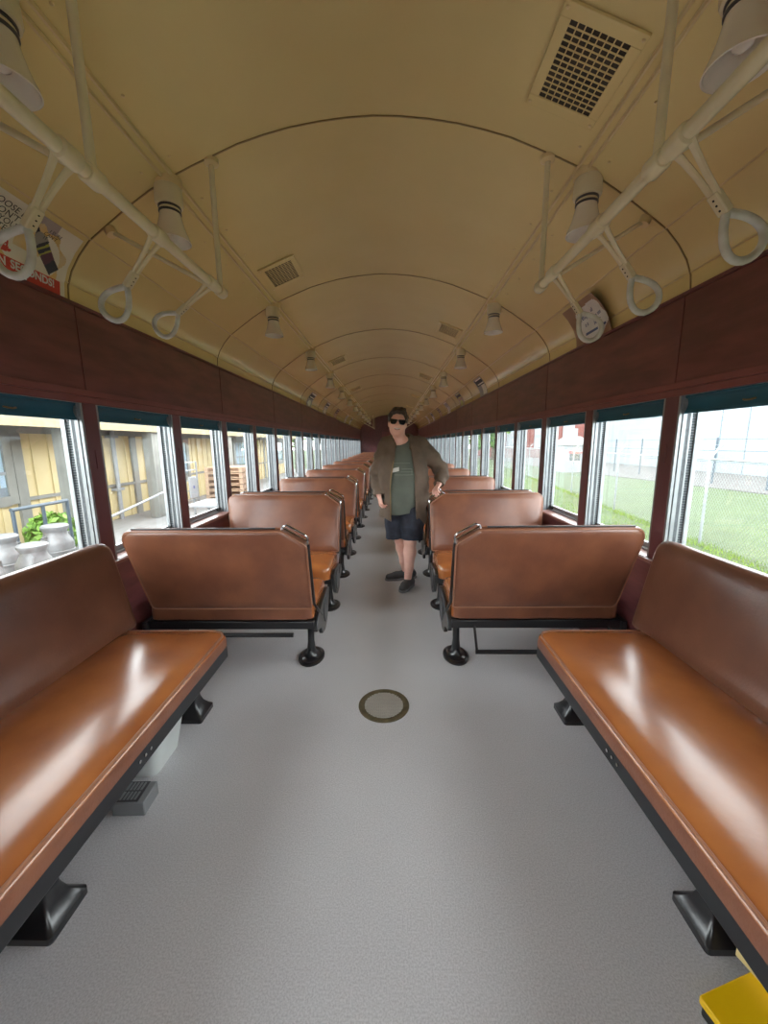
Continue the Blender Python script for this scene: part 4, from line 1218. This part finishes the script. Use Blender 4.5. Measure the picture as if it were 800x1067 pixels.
can((-3.80, 3.45, DZ), 1.02, 'silver milk can at the left edge of the left window')
# shrubs between railing and building
def shrub(loc, r, label, seed, leaf, n=700, h=.5):
    R = random.Random(seed); s = thing('shrub', label, 'shrub', loc, group='shrubs by the yellow building')
    mb = MB(); foliage(mb, (0, 0, h * .5), (r, r, h * .55), n, .06, R); mb.build('leaves', leaf, s, smooth=0)
    mb = MB()
    for i in range(6): a = i * 1.05; mb.tube([(0, 0, 0), (r * .5 * math.cos(a), r * .5 * math.sin(a), h * .7)], .008, 5)
    mb.build('stems', BARK, s)
shrub((-5.35, 4.65, DZ), .46, 'bright green shrub behind the rusty-lidded milk can', 1, LEAF[1], 900, .55)
shrub((-5.08, 5.72, DZ), .36, 'bright green shrub at the foot of the grey porch post', 2, LEAF[1], 900, .62)
shrub((-5.6, 3.7, DZ), .42, 'small green shrub below the window of the yellow building', 3, LEAF[0], 600, .5)
# stacked pallets
for i in range(7):
    p_ = thing('wooden_pallet', 'pale wooden pallet in the stack outside the fourth left window, %s from the bottom' % ORD[i], 'pallet', (-4.3, 10.6, DZ + i * .152), group='stacked pallets on the platform')
    for xx in (-.45, 0, .45): MB().box(xx - .04, xx + .04, -.5, .5, .022, .108).build('stringer', WOODP, p_, smooth=0)
    for z in (0, .108):
        mb = MB()
        for j in range(6): mb.box(-.5, .5, -.5 + j * .18, -.40 + j * .18, z, z + .022)
        mb.build('deck_boards', WOODP, p_, smooth=0)
sg_ = thing('white_sign_board', 'small white board on a post outside the third left window', 'sign', (-4.2, 8.3, DZ))
MB().box(-.02, .02, -.14, .14, .5, .95).build('board', WHITE, sg_, bevel=.004); MB().box(-.015, .015, -.02, .02, 0, .5).build('post', GALV, sg_)
MB().box(.02, .024, -.03, .03, .70, .76).build('blue_mark', INK['blue'], sg_)
tb = thing('white_table', 'low white table on the platform outside the third left window', 'table', (-3.62, 7.9, DZ))
MB().box(-.35, .35, -.5, .5, .42, .46).build('table_top', WHITE, tb, bevel=.005)
for a in (-.3, .3):
    for c in (-.45, .45): MB().box(a - .02, a + .02, c - .02, c + .02, 0, .42).build('leg', WHITE, tb)

# ------------------------------------------------------------------ light, camera
w = bpy.data.worlds.new('sky'); SC.world = w; w.use_nodes = True
nt = w.node_tree; bg = nt.nodes['Background']
tc = nt.nodes.new('ShaderNodeTexCoord'); sp = nt.nodes.new('ShaderNodeSeparateXYZ'); rp = nt.nodes.new('ShaderNodeValToRGB')
nt.links.new(tc.outputs['Generated'], sp.inputs[0]); nt.links.new(sp.outputs['Z'], rp.inputs[0])
for e_, (ps, br) in zip([rp.color_ramp.elements[0], rp.color_ramp.elements[1]] + [rp.color_ramp.elements.new(.5) for _ in range(2)], ((0, 1.0), (1, .10), (.42, 1.0), (.75, .30))):
    e_.position = ps; e_.color = (.93 * br, .975 * br, 1.0 * br, 1)
nt.links.new(rp.outputs[0], bg.inputs['Color']); bg.inputs['Strength'].default_value = 3.2
cam = bpy.data.cameras.new('camera'); co = bpy.data.objects.new('camera', cam); COL.objects.link(co)
F = 405.32; p, r, yw = .1746, -.0095, -.0185
cam.sensor_fit = 'VERTICAL'; cam.sensor_height = 36; cam.lens = F / 1067 * 36; cam.clip_start = .02; cam.clip_end = 500
fwd = Vector((math.sin(yw) * math.cos(p), math.cos(yw) * math.cos(p), -math.sin(p)))
rt = Vector((math.cos(yw), -math.sin(yw), 0)); up = rt.cross(fwd)
r1 = math.cos(r) * rt + math.sin(r) * up; u1 = -math.sin(r) * rt + math.cos(r) * up
mw = Matrix((r1, u1, -fwd)).transposed().to_4x4(); mw.translation = Vector((.0705, 0, 1.40)); co.matrix_world = mw
SC.camera = co
vs = SC.view_settings; vs.view_transform = 'Standard'; vs.look = 'None'; vs.gamma = 1; vs.exposure = 2.1
try: vs.use_curve_mapping = False
except Exception: pass
